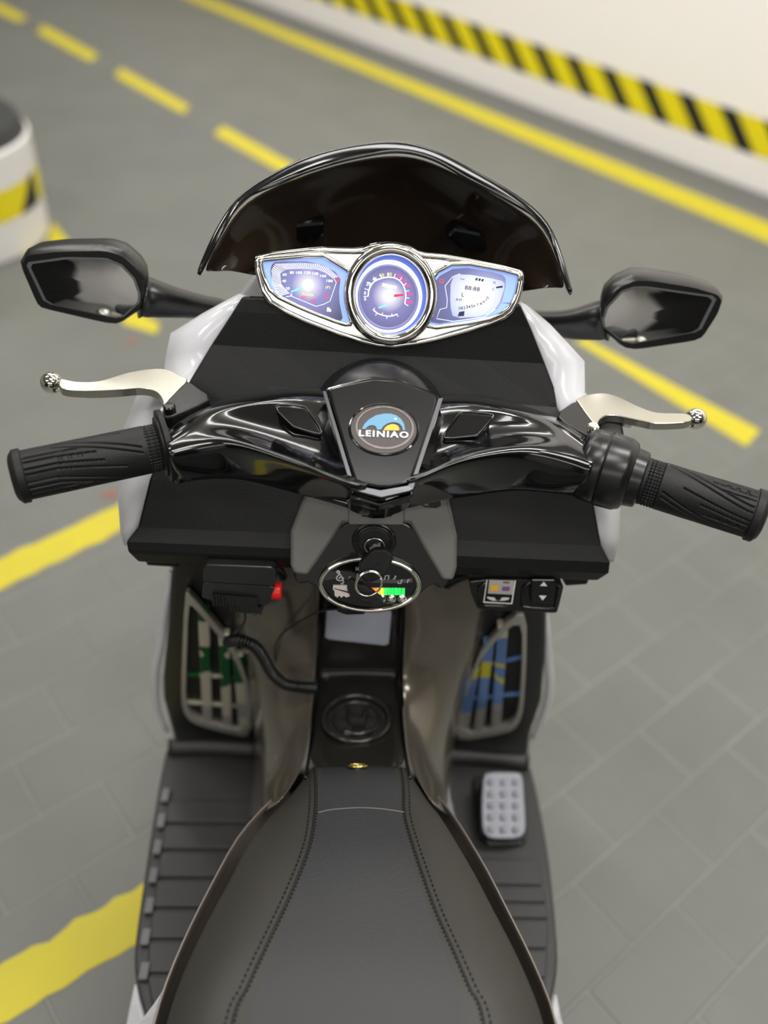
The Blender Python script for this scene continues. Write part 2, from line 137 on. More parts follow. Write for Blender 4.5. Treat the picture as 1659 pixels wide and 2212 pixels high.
'badge_in': [(.0249,.4799,.6812),(.0249,.4815,.682),(.0246,.4831,.6828),(.0241,.4847,.6836),(.0235,.4862,.6844),(.0226,.4877,.6852),(.0215,.4892,.6859),(.0202,.4905,.6866),(.0187,.4917,.6872),(.0171,.4929,.6878),(.0154,.4939,.6883),(.0135,.4948,.6887),(.0115,.4955,.6891),(.0093,.4961,.6894),(.0072,.4965,.6896),(.0049,.4968,.6898),(.0027,.4969,.6898),(.0004,.4969,.6898),(-.0018,.4967,.6897),(-.004,.4964,.6895),(-.0062,.4958,.6893),(-.0082,.4952,.6889),(-.0102,.4944,.6885),(-.012,.4934,.6881),(-.0137,.4924,.6875),(-.0152,.4912,.6869),(-.0166,.4899,.6863),(-.0178,.4886,.6856),(-.0188,.4871,.6848),(-.0196,.4856,.6841),(-.0202,.484,.6833),(-.0205,.4825,.6825),(-.0207,.4809,.6816),(-.0206,.4792,.6808),(-.0203,.4777,.68),(-.0198,.4761,.6792),(-.0191,.4746,.6784),(-.0182,.4731,.6777),(-.0171,.4717,.677),(-.0158,.4704,.6763),(-.0143,.4692,.6757),(-.0127,.4681,.6752),(-.011,.4671,.6747),(-.0091,.4663,.6742),(-.0071,.4656,.6739),(-.005,.465,.6736),(-.0029,.4646,.6733),(-.0007,.4643,.6732),(.0015,.4642,.6731),(.0037,.4642,.6732),(.0059,.4644,.6733),(.0081,.4647,.6734),(.0102,.4652,.6737),(.0122,.4658,.674),(.0141,.4666,.6744),(.016,.4675,.6748),(.0177,.4685,.6754),(.0192,.4697,.676),(.0206,.4709,.6766),(.0218,.4723,.6773),(.0228,.4737,.678),(.0237,.4752,.6788),(.0243,.4767,.6795),(.0247,.4783,.6803)],
'badge_r1': [(.0229,.4806,.682),(.0229,.482,.6827),(.0227,.4834,.6834),(.0223,.4848,.6841),(.0217,.4862,.6848),(.0209,.4875,.6855),(.0199,.4888,.6861),(.0188,.4899,.6867),(.0175,.491,.6873),(.0161,.492,.6878),(.0145,.4929,.6883),(.0128,.4937,.6886),(.011,.4944,.689),(.0092,.4949,.6892),(.0072,.4953,.6894),(.0053,.4955,.6896),(.0033,.4956,.6896),(.0013,.4956,.6896),(-.0007,.4954,.6895),(-.0027,.4951,.6894),(-.0046,.4947,.6891),(-.0064,.4941,.6888),(-.0081,.4934,.6885),(-.0098,.4926,.6881),(-.0113,.4916,.6876),(-.0126,.4906,.6871),(-.0139,.4895,.6865),(-.0149,.4882,.6859),(-.0158,.487,.6852),(-.0165,.4856,.6845),(-.017,.4843,.6838),(-.0173,.4828,.6831),(-.0175,.4814,.6824),(-.0174,.48,.6817),(-.0171,.4786,.6809),(-.0167,.4772,.6802),(-.0161,.4759,.6796),(-.0153,.4746,.6789),(-.0143,.4733,.6783),(-.0131,.4722,.6777),(-.0118,.4711,.6771),(-.0104,.4701,.6766),(-.0089,.4693,.6762),(-.0072,.4685,.6758),(-.0054,.4679,.6755),(-.0036,.4674,.6752),(-.0017,.467,.675),(.0002,.4667,.6749),(.0022,.4666,.6749),(.0042,.4667,.6749),(.0061,.4668,.6749),(.008,.4671,.6751),(.0099,.4676,.6753),(.0117,.4681,.6756),(.0134,.4688,.676),(.015,.4696,.6764),(.0165,.4705,.6768),(.0179,.4715,.6773),(.0192,.4726,.6779),(.0202,.4738,.6785),(.0211,.4751,.6792),(.0219,.4764,.6798),(.0224,.4778,.6805),(.0228,.4792,.6812)],
'badge_r2': [(.022,.4809,.6821),(.022,.4823,.6828),(.0217,.4836,.6835),(.0213,.4849,.6842),(.0208,.4862,.6848),(.02,.4875,.6855),(.0191,.4887,.6861),(.018,.4898,.6866),(.0168,.4908,.6872),(.0154,.4918,.6877),(.0139,.4926,.6881),(.0123,.4933,.6885),(.0106,.494,.6888),(.0088,.4945,.689),(.007,.4948,.6892),(.0051,.4951,.6893),(.0032,.4952,.6894),(.0013,.4951,.6894),(-.0006,.495,.6893),(-.0024,.4947,.6891),(-.0042,.4943,.6889),(-.006,.4937,.6886),(-.0076,.493,.6883),(-.0092,.4923,.6879),(-.0106,.4914,.6875),(-.0119,.4904,.687),(-.0131,.4893,.6864),(-.0141,.4882,.6858),(-.0149,.487,.6852),(-.0156,.4857,.6846),(-.0161,.4844,.6839),(-.0164,.4831,.6832),(-.0165,.4817,.6825),(-.0165,.4804,.6819),(-.0162,.479,.6812),(-.0158,.4777,.6805),(-.0152,.4765,.6799),(-.0144,.4752,.6792),(-.0135,.4741,.6786),(-.0124,.473,.6781),(-.0112,.472,.6776),(-.0098,.4711,.6771),(-.0083,.4702,.6767),(-.0067,.4695,.6763),(-.0051,.4689,.676),(-.0033,.4684,.6758),(-.0015,.4681,.6756),(.0003,.4678,.6755),(.0022,.4677,.6754),(.0041,.4678,.6754),(.0059,.4679,.6755),(.0078,.4682,.6756),(.0096,.4686,.6759),(.0113,.4691,.6761),(.0129,.4698,.6765),(.0145,.4705,.6768),(.0159,.4714,.6773),(.0172,.4724,.6778),(.0184,.4734,.6783),(.0194,.4745,.6789),(.0203,.4757,.6795),(.021,.477,.6801),(.0215,.4783,.6808),(.0218,.4796,.6815)],
'logo_blue': [(-.0132,.4792,.6815),(-.0112,.4831,.6835),(-.0084,.4861,.685),(-.0038,.489,.6865),(.0021,.4906,.6873),(.0067,.4907,.6873),(.0107,.4897,.6868),(.0137,.4875,.6857),(.016,.4844,.6841),(.0169,.4798,.6818),(.0153,.4796,.6817),(.0147,.4821,.6829),(.0128,.4841,.684),(.0102,.4849,.6844),(.0072,.4847,.6843),(.0043,.4837,.6838),(.0017,.4818,.6828),(.0002,.4794,.6816),(-.0027,.4793,.6816),(-.0032,.481,.6824),(-.0044,.482,.6829),(-.0062,.4822,.683),(-.0083,.4816,.6827),(-.0098,.4806,.6822),(-.0104,.4794,.6816)],
'logo_yel': [(.0019,.4791,.6814),(.0029,.481,.6824),(.0046,.4825,.6832),(.0072,.4835,.6837),(.0096,.4836,.6837),(.0116,.4827,.6833),(.0128,.481,.6824),(.0128,.4794,.6816)],
'logo_dot': [(.0109,.487,.6858),(.0108,.4873,.6859),(.0106,.4876,.6861),(.0103,.4877,.6862),(.0099,.4878,.6862),(.0096,.4877,.6861),(.0093,.4875,.686),(.0091,.4872,.6859),(.009,.4869,.6857),(.0091,.4866,.6856),(.0093,.4863,.6854),(.0096,.4862,.6854),(.01,.4861,.6853),(.0103,.4862,.6854),(.0107,.4864,.6855),(.0109,.4867,.6856)],
'logo_txt': [('LEINIAO',
'w',[(-.015,.4742,.679),(.0194,.4745,.6792),(-.015,.4785,.6813)])],
'cov_l': [[(-.1588,.5085,.655),(-.1536,.4892,.663),(-.1488,.4725,.669),(-.1452,.4611,.671),(-.1431,.4565,.668),(-.142,.4567,.661),(-.1417,.4612,.648)],[(-.1582,.5086,.655),(-.1529,.4893,.663),(-.1482,.4725,.669),(-.1446,.4612,.671),(-.1425,.4566,.668),(-.1414,.4567,.661),(-.141,.4613,.648)],[(-.1433,.5266,.656),(-.1362,.5014,.668),(-.1314,.487,.673),(-.128,.4781,.674),(-.1233,.4668,.671),(-.121,.4655,.662),(-.1186,.4644,.645)],[(-.1236,.5449,.656),(-.1167,.5102,.673),(-.1146,.5036,.671),(-.1114,.4928,.667),(-.1067,.4743,.675),(-.1022,.4681,.668),(-.0973,.4727,.64)],[(-.0951,.5571,.656),(-.088,.5114,.68),(-.0854,.5084,.67),(-.0784,.4829,.663),(-.0735,.4569,.676),(-.07,.4544,.669),(-.0673,.4686,.634)],[(-.0668,.562,.66),(-.0627,.5176,.682),(-.0589,.5066,.673),(-.0508,.4708,.662),(-.0473,.4471,.674),(-.0439,.4439,.668),(-.0404,.4749,.622)],[(-.0428,.5609,.66),(-.0401,.5282,.675),(-.0357,.5096,.668),(-.0224,.4567,.66),(-.0201,.438,.668),(-.0181,.4362,.664),(-.015,.4724,.618)]],
'cov_r': [[(.1666,.5159,.655),(.1606,.4965,.663),(.1552,.4813,.669),(.1506,.4693,.671),(.1485,.4647,.668),(.1469,.4613,.661),(.1477,.4648,.648)],[(.1659,.5158,.655),(.1599,.4965,.663),(.1545,.4812,.669),(.15,.4692,.671),(.1479,.4646,.668),(.1462,.4613,.661),(.147,.4648,.648)],[(.149,.5349,.656),(.1411,.5089,.668),(.1362,.4949,.673),(.1326,.4838,.674),(.1287,.4732,.671),(.1272,.4713,.662),(.1264,.4652,.645)],[(.1263,.5527,.656),(.1177,.5177,.673),(.1155,.5112,.671),(.1129,.5008,.667),(.1072,.4822,.675),(.1043,.4751,.668),(.1029,.4743,.64)],[(.0965,.5638,.656),(.0875,.5177,.68),(.0865,.517,.67),(.0814,.498,.663),(.076,.4718,.676),(.074,.4665,.669),(.0741,.4714,.634)],[(.0685,.5619,.66),(.0619,.5185,.682),(.0601,.5108,.673),(.0539,.4864,.662),(.0496,.4622,.674),(.0471,.4558,.668),(.047,.4778,.622)],[(.0465,.5575,.66),(.0426,.526,.675),(.0396,.5102,.668),(.0303,.4665,.66),(.0272,.4471,.668),(.0255,.442,.664),(.0259,.4742,.618)]],
'dia_l': [(-.0759,.5022,.6788),(-.0715,.5049,.68),(-.0551,.5046,.6792),(-.0524,.5032,.6783),(-.0405,.488,.6697),(-.0427,.4863,.6688),(-.0599,.4896,.6714),(-.0626,.4909,.6722)],
'dia_r': [(.0562,.508,.6761),(.0596,.5105,.6773),(.0792,.5105,.6764),(.0826,.5091,.6756),(.0713,.4958,.6691),(.069,.4941,.6683),(.0462,.4904,.6673),(.0455,.4925,.6685)],
'grip_l': [(-.1512,.4874,.652),(-.2471,.4451,.652)],
'grip_r': [(.1503,.4901,.652),(.1898,.4733,.652),(.267,.4396,.652)],
'lev_l': [(-.2418,.5491,.662),(-.2278,.546,.662),(-.2122,.5487,.662),(-.196,.56,.662),(-.1798,.5672,.662),(-.1665,.5684,.662),(-.1546,.5613,.662),(-.1479,.5531,.662),(-.1582,.5235,.662),(-.1608,.5268,.662),(-.164,.533,.662),(-.1697,.539,.662),(-.1802,.5417,.662),(-.198,.5378,.662),(-.2181,.5348,.662),(-.2381,.5367,.662)],
'lev_r': [(.1524,.5552,.662),(.16,.562,.662),(.1748,.5664,.662),(.1873,.5625,.662),(.201,.5507,.662),(.214,.544,.662),(.2372,.5441,.662),(.2368,.5341,.662),(.2118,.5297,.662),(.2005,.5317,.662),(.1823,.5367,.662),(.1737,.5365,.662),(.167,.5313,.662),(.1626,.5223,.662),(.1582,.5335,.662)],
'ball_l': (-.2496,.5495,.66),
'ball_r': (.2455,.5445,.66),
'brk_l': [(-.1475,.5521,.664),(-.1439,.5493,.664),(-.1239,.5318,.664),(-.136,.5181,.664),(-.154,.5025,.664),(-.1579,.5089,.664),(-.1591,.5207,.664)],
'brk_r': [(.1507,.5516,.664),(.1528,.547,.664),(.1615,.5208,.664),(.1609,.5112,.664),(.1557,.5052,.664),(.1381,.5206,.664),(.1329,.5328,.664)],
'piv_l': (-.1528,.512,.667),
'piv_r': (.1574,.5131,.667),
'thr_tab': [(.1691,.542,.655),(.1765,.5432,.655),(.1883,.5424,.655),(.1862,.5191,.655),(.1671,.5148,.655),(.165,.5231,.655)],
'lev_tab': [(.1875,.5417,.655),(.1911,.5438,.655),(.1963,.5424,.655),(.1943,.5364,.655),(.1891,.5371,.655)],
'mir_l': [(-.2903,.642,.7066),(-.2844,.6447,.7155),(-.2593,.646,.7195),(-.2199,.6468,.7223),(-.2067,.6459,.7192),(-.1953,.643,.7098),(-.19,.6402,.7007),(-.1933,.6335,.6788),(-.2139,.6292,.6647),(-.2248,.6293,.6649),(-.277,.6321,.6742),(-.2807,.6331,.6776)],
'mirg_l': [(-.284,.6357,.7098),(-.2516,.6375,.7156),(-.2198,.6378,.7166),(-.2078,.6365,.7124),(-.1983,.6335,.7026),(-.1947,.6299,.6908),(-.1959,.6278,.684),(-.2098,.6242,.6722),(-.2162,.6238,.6708),(-.2724,.6265,.6798)],
'arm_l': [(-.1989,.645,.6801),(-.1733,.655,.67),(-.133,.69,.6443)],
'mir_r': [(.1784,.6415,.7048),(.1876,.6448,.7156),(.2004,.6467,.7219),(.2144,.6468,.7223),(.2513,.6458,.7189),(.2726,.6444,.7143),(.2775,.643,.7099),(.2764,.6396,.6986),(.268,.6337,.6793),(.2606,.6325,.6755),(.2127,.6296,.6659),(.2016,.6299,.6669),(.1819,.6341,.6809)],
'mirg_r': [(.1798,.6295,.6896),(.1814,.6326,.6998),(.1915,.6367,.7132),(.2006,.6378,.7169),(.2107,.6381,.7177),(.2709,.6367,.713),(.2628,.6281,.685),(.2088,.6242,.6722),(.1993,.6246,.6736),(.1818,.628,.6846)],
'arm_r': [(.1883,.645,.6818),(.1609,.655,.6698),(.1239,.69,.6514)],
'dash': [[(-.1082,.6,.7106),(-.1018,.6,.7108),(-.0659,.6,.712),(-.0235,.6,.7133),(-.0023,.6,.714),(.0189,.6,.7147),(.0614,.6,.7161),(.0976,.6,.7172),(.104,.6,.7174)],[(-.1152,.595,.7003),(-.1084,.595,.7003),(-.0697,.595,.7004),(-.024,.595,.7005),(-.001,.595,.7005),(.022,.595,.7006),(.0681,.595,.7006),(.1076,.595,.7007),(.1145,.595,.7007)],[(-.1323,.585,.6753),(-.1246,.585,.6753),(-.0806,.585,.6751),(-.0286,.585,.6749),(-.0024,.585,.6747),(.0238,.585,.6746),(.0764,.585,.6744),(.1214,.585,.6742),(.1294,.585,.6741)],[(-.1474,.565,.6547),(-.1388,.565,.6545),(-.09,.565,.653),(-.032,.565,.6513),(-.0028,.565,.6504),(.0266,.565,.6495),(.0857,.565,.6477),(.1364,.565,.6462),(.1454,.565,.6459)],[(-.1595,.545,.6318),(-.1502,.545,.6317),(-.0974,.545,.6315),(-.035,.545,.6312),(-.0036,.545,.6311),(.028,.545,.631),(.0913,.545,.6307),(.1456,.545,.6305),(.1552,.545,.6304)],[(-.176,.515,.5946),(-.1657,.515,.5946),(-.1071,.515,.5941),(-.0377,.515,.5935),(-.0027,.515,.5932),(.0323,.515,.5929),(.103,.515,.5924),(.1635,.515,.5919),(.1742,.515,.5918)],[(-.1852,.495,.5615),(-.1743,.495,.5615),(-.1125,.495,.5619),(-.0393,.495,.5623),(-.0025,.495,.5626),(.0345,.495,.5628),(.1087,.495,.5632),(.1722,.495,.5636),(.1834,.495,.5636)],[(-.1937,.487,.5534),(-.1824,.487,.5534),(-.1179,.487,.5536),(-.0414,.487,.5537),(-.003,.487,.5538),(.0355,.487,.5539),(.1131,.487,.554),(.1795,.487,.5542),(.1913,.487,.5542)],[(-.1928,.484,.5471),(-.1815,.484,.5471),(-.1172,.484,.547),(-.0409,.484,.5469),(-.0025,.484,.5468),(.0361,.484,.5468),(.1136,.484,.5466),(.18,.484,.5465),(.1918,.484,.5465)],[(-.1872,.487,.5338),(-.1762,.487,.5338),(-.1137,.487,.534),(-.0396,.487,.5343),(-.0023,.487,.5345),(.035,.487,.5346),(.1102,.487,.5349),(.1744,.487,.5351),(.1858,.487,.5352)]],
'wh_l': [[(-.1089,.61,.7058),(-.1109,.611,.7051),(-.1138,.618,.7011)],[(-.116,.6,.6973),(-.128,.601,.6944),(-.1413,.608,.6879)],[(-.1247,.592,.6852),(-.1445,.593,.6813),(-.166,.6,.6737)],[(-.1335,.585,.6731),(-.151,.586,.6672),(-.1702,.593,.6573)],[(-.1428,.575,.6599),(-.1571,.576,.6503),(-.1733,.583,.6363)],[(-.1494,.56,.6511),(-.1689,.561,.6462),(-.1904,.568,.6368)],[(-.1618,.545,.6271),(-.1803,.546,.6229),(-.201,.553,.614)],[(-.1708,.525,.6031),(-.186,.526,.599),(-.2034,.533,.5896)],[(-.1766,.515,.5898),(-.1901,.516,.5795),(-.2061,.523,.5635)],[(-.1846,.5,.5633),(-.1932,.501,.5554),(-.2041,.508,.5414)],[(-.1938,.495,.547),(-.1965,.496,.5424),(-.2014,.503,.5316)]],
'wh_r': [[(.1058,.61,.7131),(.1097,.611,.7101),(.1149,.618,.7038)],[(.1156,.6,.6978),(.1228,.601,.6983),(.1315,.608,.6952)],[(.1219,.592,.6876),(.1339,.593,.6873),(.1475,.6,.6833)],[(.1294,.585,.6741),(.1447,.586,.6751),(.1618,.593,.6722)],[(.137,.575,.6617),(.1503,.576,.6573),(.1656,.583,.6488)],[(.1441,.56,.6504),(.1605,.561,.6496),(.1791,.568,.6444)],[(.1552,.545,.6304),(.172,.546,.6307),(.1911,.553,.6263)],[(.1685,.525,.6048),(.1812,.526,.6072),(.1963,.533,.6045)],[(.1755,.515,.5893),(.1864,.516,.5866),(.2,.523,.5784)],[(.1799,.5,.5731),(.189,.501,.5688),(.2007,.508,.5586)],[(.1873,.495,.5548),(.1927,.496,.549),(.2007,.503,.5369)]],
'bar_l': [(-.1855,.492,.5319),(-.1513,.492,.5308),(-.1139,.492,.5288),(-.0849,.492,.5279),(-.0767,.495,.5202),(-.0736,.5,.5054)],
'bar_r': [(.0662,.5,.5043),(.072,.495,.5171),(.0811,.492,.5266),(.0937,.492,.5274),(.1337,.492,.5304),(.183,.492,.5346)],
'box_l': [(-.1879,.5,.5208),(-.1595,.5,.5198),(-.1604,.5,.5108),(-.186,.5,.5114)],
'box_r': [(.16,.5,.5201),(.1857,.5,.5217),(.1848,.5,.5112),(.1671,.5,.5083)],
'cons_l': [(-.0487,.51,.6139),(-.0189,.5107,.6152),(-.0171,.4919,.5799),(-.0233,.4918,.5797),(-.0501,.4711,.5408),(-.0608,.4716,.5418),(-.0639,.4748,.5478),(-.0646,.4879,.5723)],
'cons_r': [(.0189,.5115,.6168),(.0519,.5105,.6149),(.0556,.5053,.605),(.0658,.4889,.5743),(.0674,.4767,.5513),(.0652,.4717,.542),(.0567,.4716,.5416),(.0273,.4929,.5818),(.0212,.4928,.5815)],
'cons_t': [(-.0207,.511,.6148),(.0203,.5119,.6165),(.0227,.493,.5809),(-.019,.4922,.5795)],
'cons_in': [(-.0263,.4924,.5829),(.0296,.4936,.5852),(.064,.471,.5427),(.0573,.4663,.5338),(.0495,.4689,.5387),(.0373,.4631,.5278),(-.0366,.4615,.5249),(-.0473,.4672,.5355),(-.059,.4662,.5337),(-.0622,.4716,.5439),(-.0519,.4713,.5432)],
'stem_blk': [(-.0115,.4904,.6027),(.0139,.491,.6038),(.0139,.4853,.5931),(-.0102,.4848,.5921)],
'port': [(.0341,.502,.6032),(.0499,.5024,.6039),(.0513,.4975,.5948),(.0346,.4979,.5954)],
'port_y': [(.0334,.5004,.6022),(.0362,.5006,.6027),(.0417,.4976,.597),(.0373,.4979,.5975)],
'lock_o': [(.0182,.4823,.5703),(.018,.4832,.572),(.0174,.4841,.5737),(.0166,.4849,.5753),(.0155,.4857,.5769),(.0141,.4865,.5782),(.0126,.4871,.5795),(.0108,.4877,.5806),(.0089,.4882,.5814),(.0068,.4885,.5821),(.0046,.4888,.5826),(.0024,.4889,.5828),(.0001,.4889,.5829),(-.0021,.4888,.5826),(-.0043,.4886,.5822),(-.0064,.4883,.5816),(-.0084,.4878,.5807),(-.0102,.4873,.5797),(-.0119,.4866,.5785),(-.0133,.4859,.5771),(-.0145,.4851,.5756),(-.0154,.4842,.574),(-.016,.4834,.5724),(-.0164,.4824,.5706),(-.0165,.4815,.5689),(-.0162,.4806,.5672),(-.0157,.4797,.5655),(-.0149,.4788,.5638),(-.0138,.478,.5623),(-.0125,.4773,.5609),(-.0109,.4766,.5596),(-.0091,.476,.5585),(-.0072,.4755,.5576),(-.0051,.4752,.5569),(-.0029,.4749,.5565),(-.0006,.4748,.5562),(.0016,.4748,.5562),(.0039,.4749,.5564),(.0061,.4751,.5568),(.0083,.4754,.5575),(.0103,.4759,.5583),(.0121,.4765,.5594),(.0137,.4771,.5606),(.0152,.4779,.562),(.0163,.4787,.5635),(.0172,.4795,.5651),(.0179,.4804,.5668),(.0182,.4813,.5685)],
'lock_m': [(.0143,.4759,.5754),(.0141,.4767,.5768),(.0136,.4774,.5782),(.013,.4781,.5795),(.0121,.4788,.5807),(.0111,.4794,.5819),(.0098,.4799,.5829),(.0084,.4804,.5838),(.0069,.4807,.5845),(.0053,.481,.585),(.0036,.4812,.5854),(.0019,.4814,.5856),(.0001,.4814,.5857),(-.0017,.4813,.5855),(-.0034,.4811,.5851),(-.005,.4808,.5846),(-.0066,.4805,.5839),(-.008,.48,.5831),(-.0093,.4795,.5821),(-.0104,.4789,.581),(-.0113,.4782,.5798),(-.012,.4776,.5785),(-.0125,.4768,.5771),(-.0128,.4761,.5757),(-.0129,.4753,.5743),(-.0127,.4746,.5729),(-.0123,.4738,.5715),(-.0116,.4731,.5702),(-.0108,.4725,.5689),(-.0097,.4719,.5678),(-.0085,.4713,.5667),(-.0071,.4708,.5658),(-.0056,.4704,.5651),(-.0039,.4701,.5645),(-.0022,.4699,.5641),(-.0005,.4698,.5639),(.0013,.4698,.5639),(.0031,.4699,.5641),(.0048,.4701,.5644),(.0065,.4704,.565),(.0081,.4707,.5657),(.0095,.4712,.5665),(.0108,.4717,.5675),(.0119,.4723,.5686),(.0128,.473,.5699),(.0135,.4737,.5712),(.014,.4744,.5726),(.0143,.4752,.574)],
'lock_i': [(.0086,.4729,.574),(.0084,.4735,.5751),(.0079,.474,.5761),(.0072,.4745,.5771),(.0062,.475,.5779),(.005,.4753,.5785),(.0037,.4755,.579),(.0023,.4757,.5792),(.0008,.4757,.5793),(-.0006,.4756,.5791),(-.002,.4754,.5787),(-.0033,.4751,.5782),(-.0044,.4747,.5774),(-.0052,.4743,.5766),(-.0059,.4737,.5756),(-.0062,.4732,.5745),(-.0063,.4726,.5734),(-.0061,.472,.5723),(-.0056,.4715,.5713),(-.0049,.471,.5703),(-.0039,.4705,.5695),(-.0027,.4702,.5689),(-.0014,.4699,.5684),(.0,.4698,.5681),(.0015,.4698,.5681),(.0029,.4699,.5683),(.0043,.4701,.5686),(.0056,.4704,.5692),(.0067,.4708,.5699),(.0076,.4712,.5708),(.0082,.4718,.5718),(.0086,.4723,.5729)],
'lock_s': [(-.0027,.4718,.5729),(.0054,.474,.5771),(.0056,.4728,.5749),(-.0024,.4704,.5704)],
'key_head': [(.006,.459,.5862),(.009,.459,.5862),(.0146,.4573,.583),(.0149,.4558,.5802),(.0138,.4536,.5761),(.0122,.4516,.5723),(.012,.4503,.5697),(.0009,.4467,.563),(-.0052,.4467,.5631),(-.0083,.4481,.5658),(-.0102,.4501,.5695),(-.0105,.4528,.5745),(-.0076,.4547,.578),(-.0007,.4586,.5855)],
'key_slot': [(-.0003,.4458,.5752),(.0003,.4465,.5765),(.0035,.4479,.5791),(.0051,.448,.5793),(.0058,.4474,.5782),(.0053,.4467,.577),(.0017,.4453,.5743),(.0001,.4453,.5743)],
'key_b0': [(.0018,.4814,.5645),(.0009,.4578,.5882)],
'kring': [(.0057,.4416,.5748),(.0049,.442,.5756),(.004,.4424,.5763),(.003,.4427,.5768),(.0019,.4429,.5773),(.0007,.4431,.5776),(-.0005,.4432,.5777),(-.0018,.4431,.5777),(-.003,.4431,.5775),(-.0043,.4429,.5772),(-.0055,.4427,.5767),(-.0067,.4423,.5762),(-.0078,.442,.5755),(-.0089,.4415,.5746),(-.0098,.441,.5737),(-.0106,.4405,.5727),(-.0112,.4399,.5717),(-.0117,.4394,.5705),(-.012,.4387,.5694),(-.0122,.4381,.5683),(-.0122,.4375,.5671),(-.0121,.4369,.566),(-.0117,.4364,.5649),(-.0113,.4359,.564),(-.0106,.4354,.5631),(-.0099,.4349,.5622),(-.009,.4346,.5616),(-.0079,.4343,.561),(-.0068,.434,.5606),(-.0056,.4339,.5603),(-.0044,.4338,.5601),(-.0031,.4338,.5601),(-.0018,.4339,.5603),(-.0006,.4341,.5606),(.0007,.4343,.5611),(.0019,.4346,.5617),(.003,.435,.5624),(.004,.4355,.5632),(.0049,.436,.5641),(.0057,.4365,.5652),(.0063,.4371,.5662),(.0068,.4377,.5673),(.0072,.4383,.5685),(.0073,.4389,.5696),(.0073,.4395,.5708),(.0072,.4401,.5719),(.0068,.4406,.5729),(.0063,.4411,.5739)],
'key2': [(-.0176,.4434,.5654),(-.0139,.4435,.5655),(-.0098,.4419,.5626),(-.0057,.442,.5627),(.0097,.4363,.5519),(.0095,.4357,.551),(.0066,.4338,.5473),(-.0092,.4362,.5518),(-.0133,.4364,.5523),(-.0168,.4384,.556),(-.0187,.4407,.5603)],
'key2_b': [(-.0184,.4403,.5617),(-.0291,.4402,.5614),(-.0292,.4387,.5587),(-.028,.4381,.5576),(-.0275,.4363,.5541),(-.0254,.4357,.5529),(-.0241,.4364,.5543),(-.0224,.4356,.5529),(-.0208,.4364,.5544),(-.0187,.4358,.5532),(-.016,.4364,.5543)],
'plug': [(-.026,.462,.5104),(-.0196,.462,.5119),(-.0028,.462,.513)],
'pl_ring': [(.0383,.4658,.5393),(.038,.4667,.541),(.0375,.4675,.5426),(.0367,.4684,.5442),(.0356,.4692,.5458),(.0342,.47,.5473),(.0326,.4708,.5487),(.0307,.4715,.5501),(.0285,.4722,.5513),(.0262,.4728,.5525),(.0237,.4734,.5536),(.0209,.4739,.5545),(.018,.4743,.5553),(.015,.4747,.556),(.0119,.475,.5566),(.0087,.4752,.557),(.0054,.4753,.5573),(.002,.4754,.5574),(-.0013,.4754,.5574),(-.0047,.4753,.5573),(-.008,.4752,.557),(-.0113,.4749,.5565),(-.0145,.4746,.556),(-.0176,.4743,.5552),(-.0205,.4738,.5544),(-.0233,.4733,.5535),(-.026,.4727,.5524),(-.0284,.4721,.5512),(-.0307,.4714,.5499),(-.0327,.4707,.5486),(-.0345,.4699,.5471),(-.036,.4691,.5456),(-.0372,.4683,.5441),(-.0382,.4675,.5425),(-.0389,.4666,.5408),(-.0393,.4657,.5391),(-.0394,.4648,.5375),(-.0393,.4639,.5358),(-.0388,.463,.5342),(-.038,.4622,.5325),(-.037,.4613,.531),(-.0356,.4605,.5294),(-.034,.4598,.528),(-.0322,.459,.5266),(-.0301,.4583,.5253),(-.0278,.4577,.5241),(-.0252,.4571,.523),(-.0225,.4566,.5221),(-.0196,.4562,.5212),(-.0165,.4558,.5205),(-.0134,.4555,.5199),(-.0101,.4552,.5195),(-.0068,.4551,.5192),(-.0034,.455,.519),(.0001,.455,.519),(.0035,.4551,.5192),(.0068,.4552,.5195),(.0102,.4555,.5199),(.0134,.4558,.5205),(.0165,.4562,.5212),(.0195,.4566,.5221),(.0224,.4571,.5231),(.025,.4577,.5242),(.0275,.4584,.5254),(.0298,.4591,.5267),(.0318,.4598,.5281),(.0335,.4606,.5295),(.035,.4614,.5311),(.0363,.4622,.5326),(.0372,.4631,.5343),(.0378,.464,.5359),(.0382,.4649,.5376)],
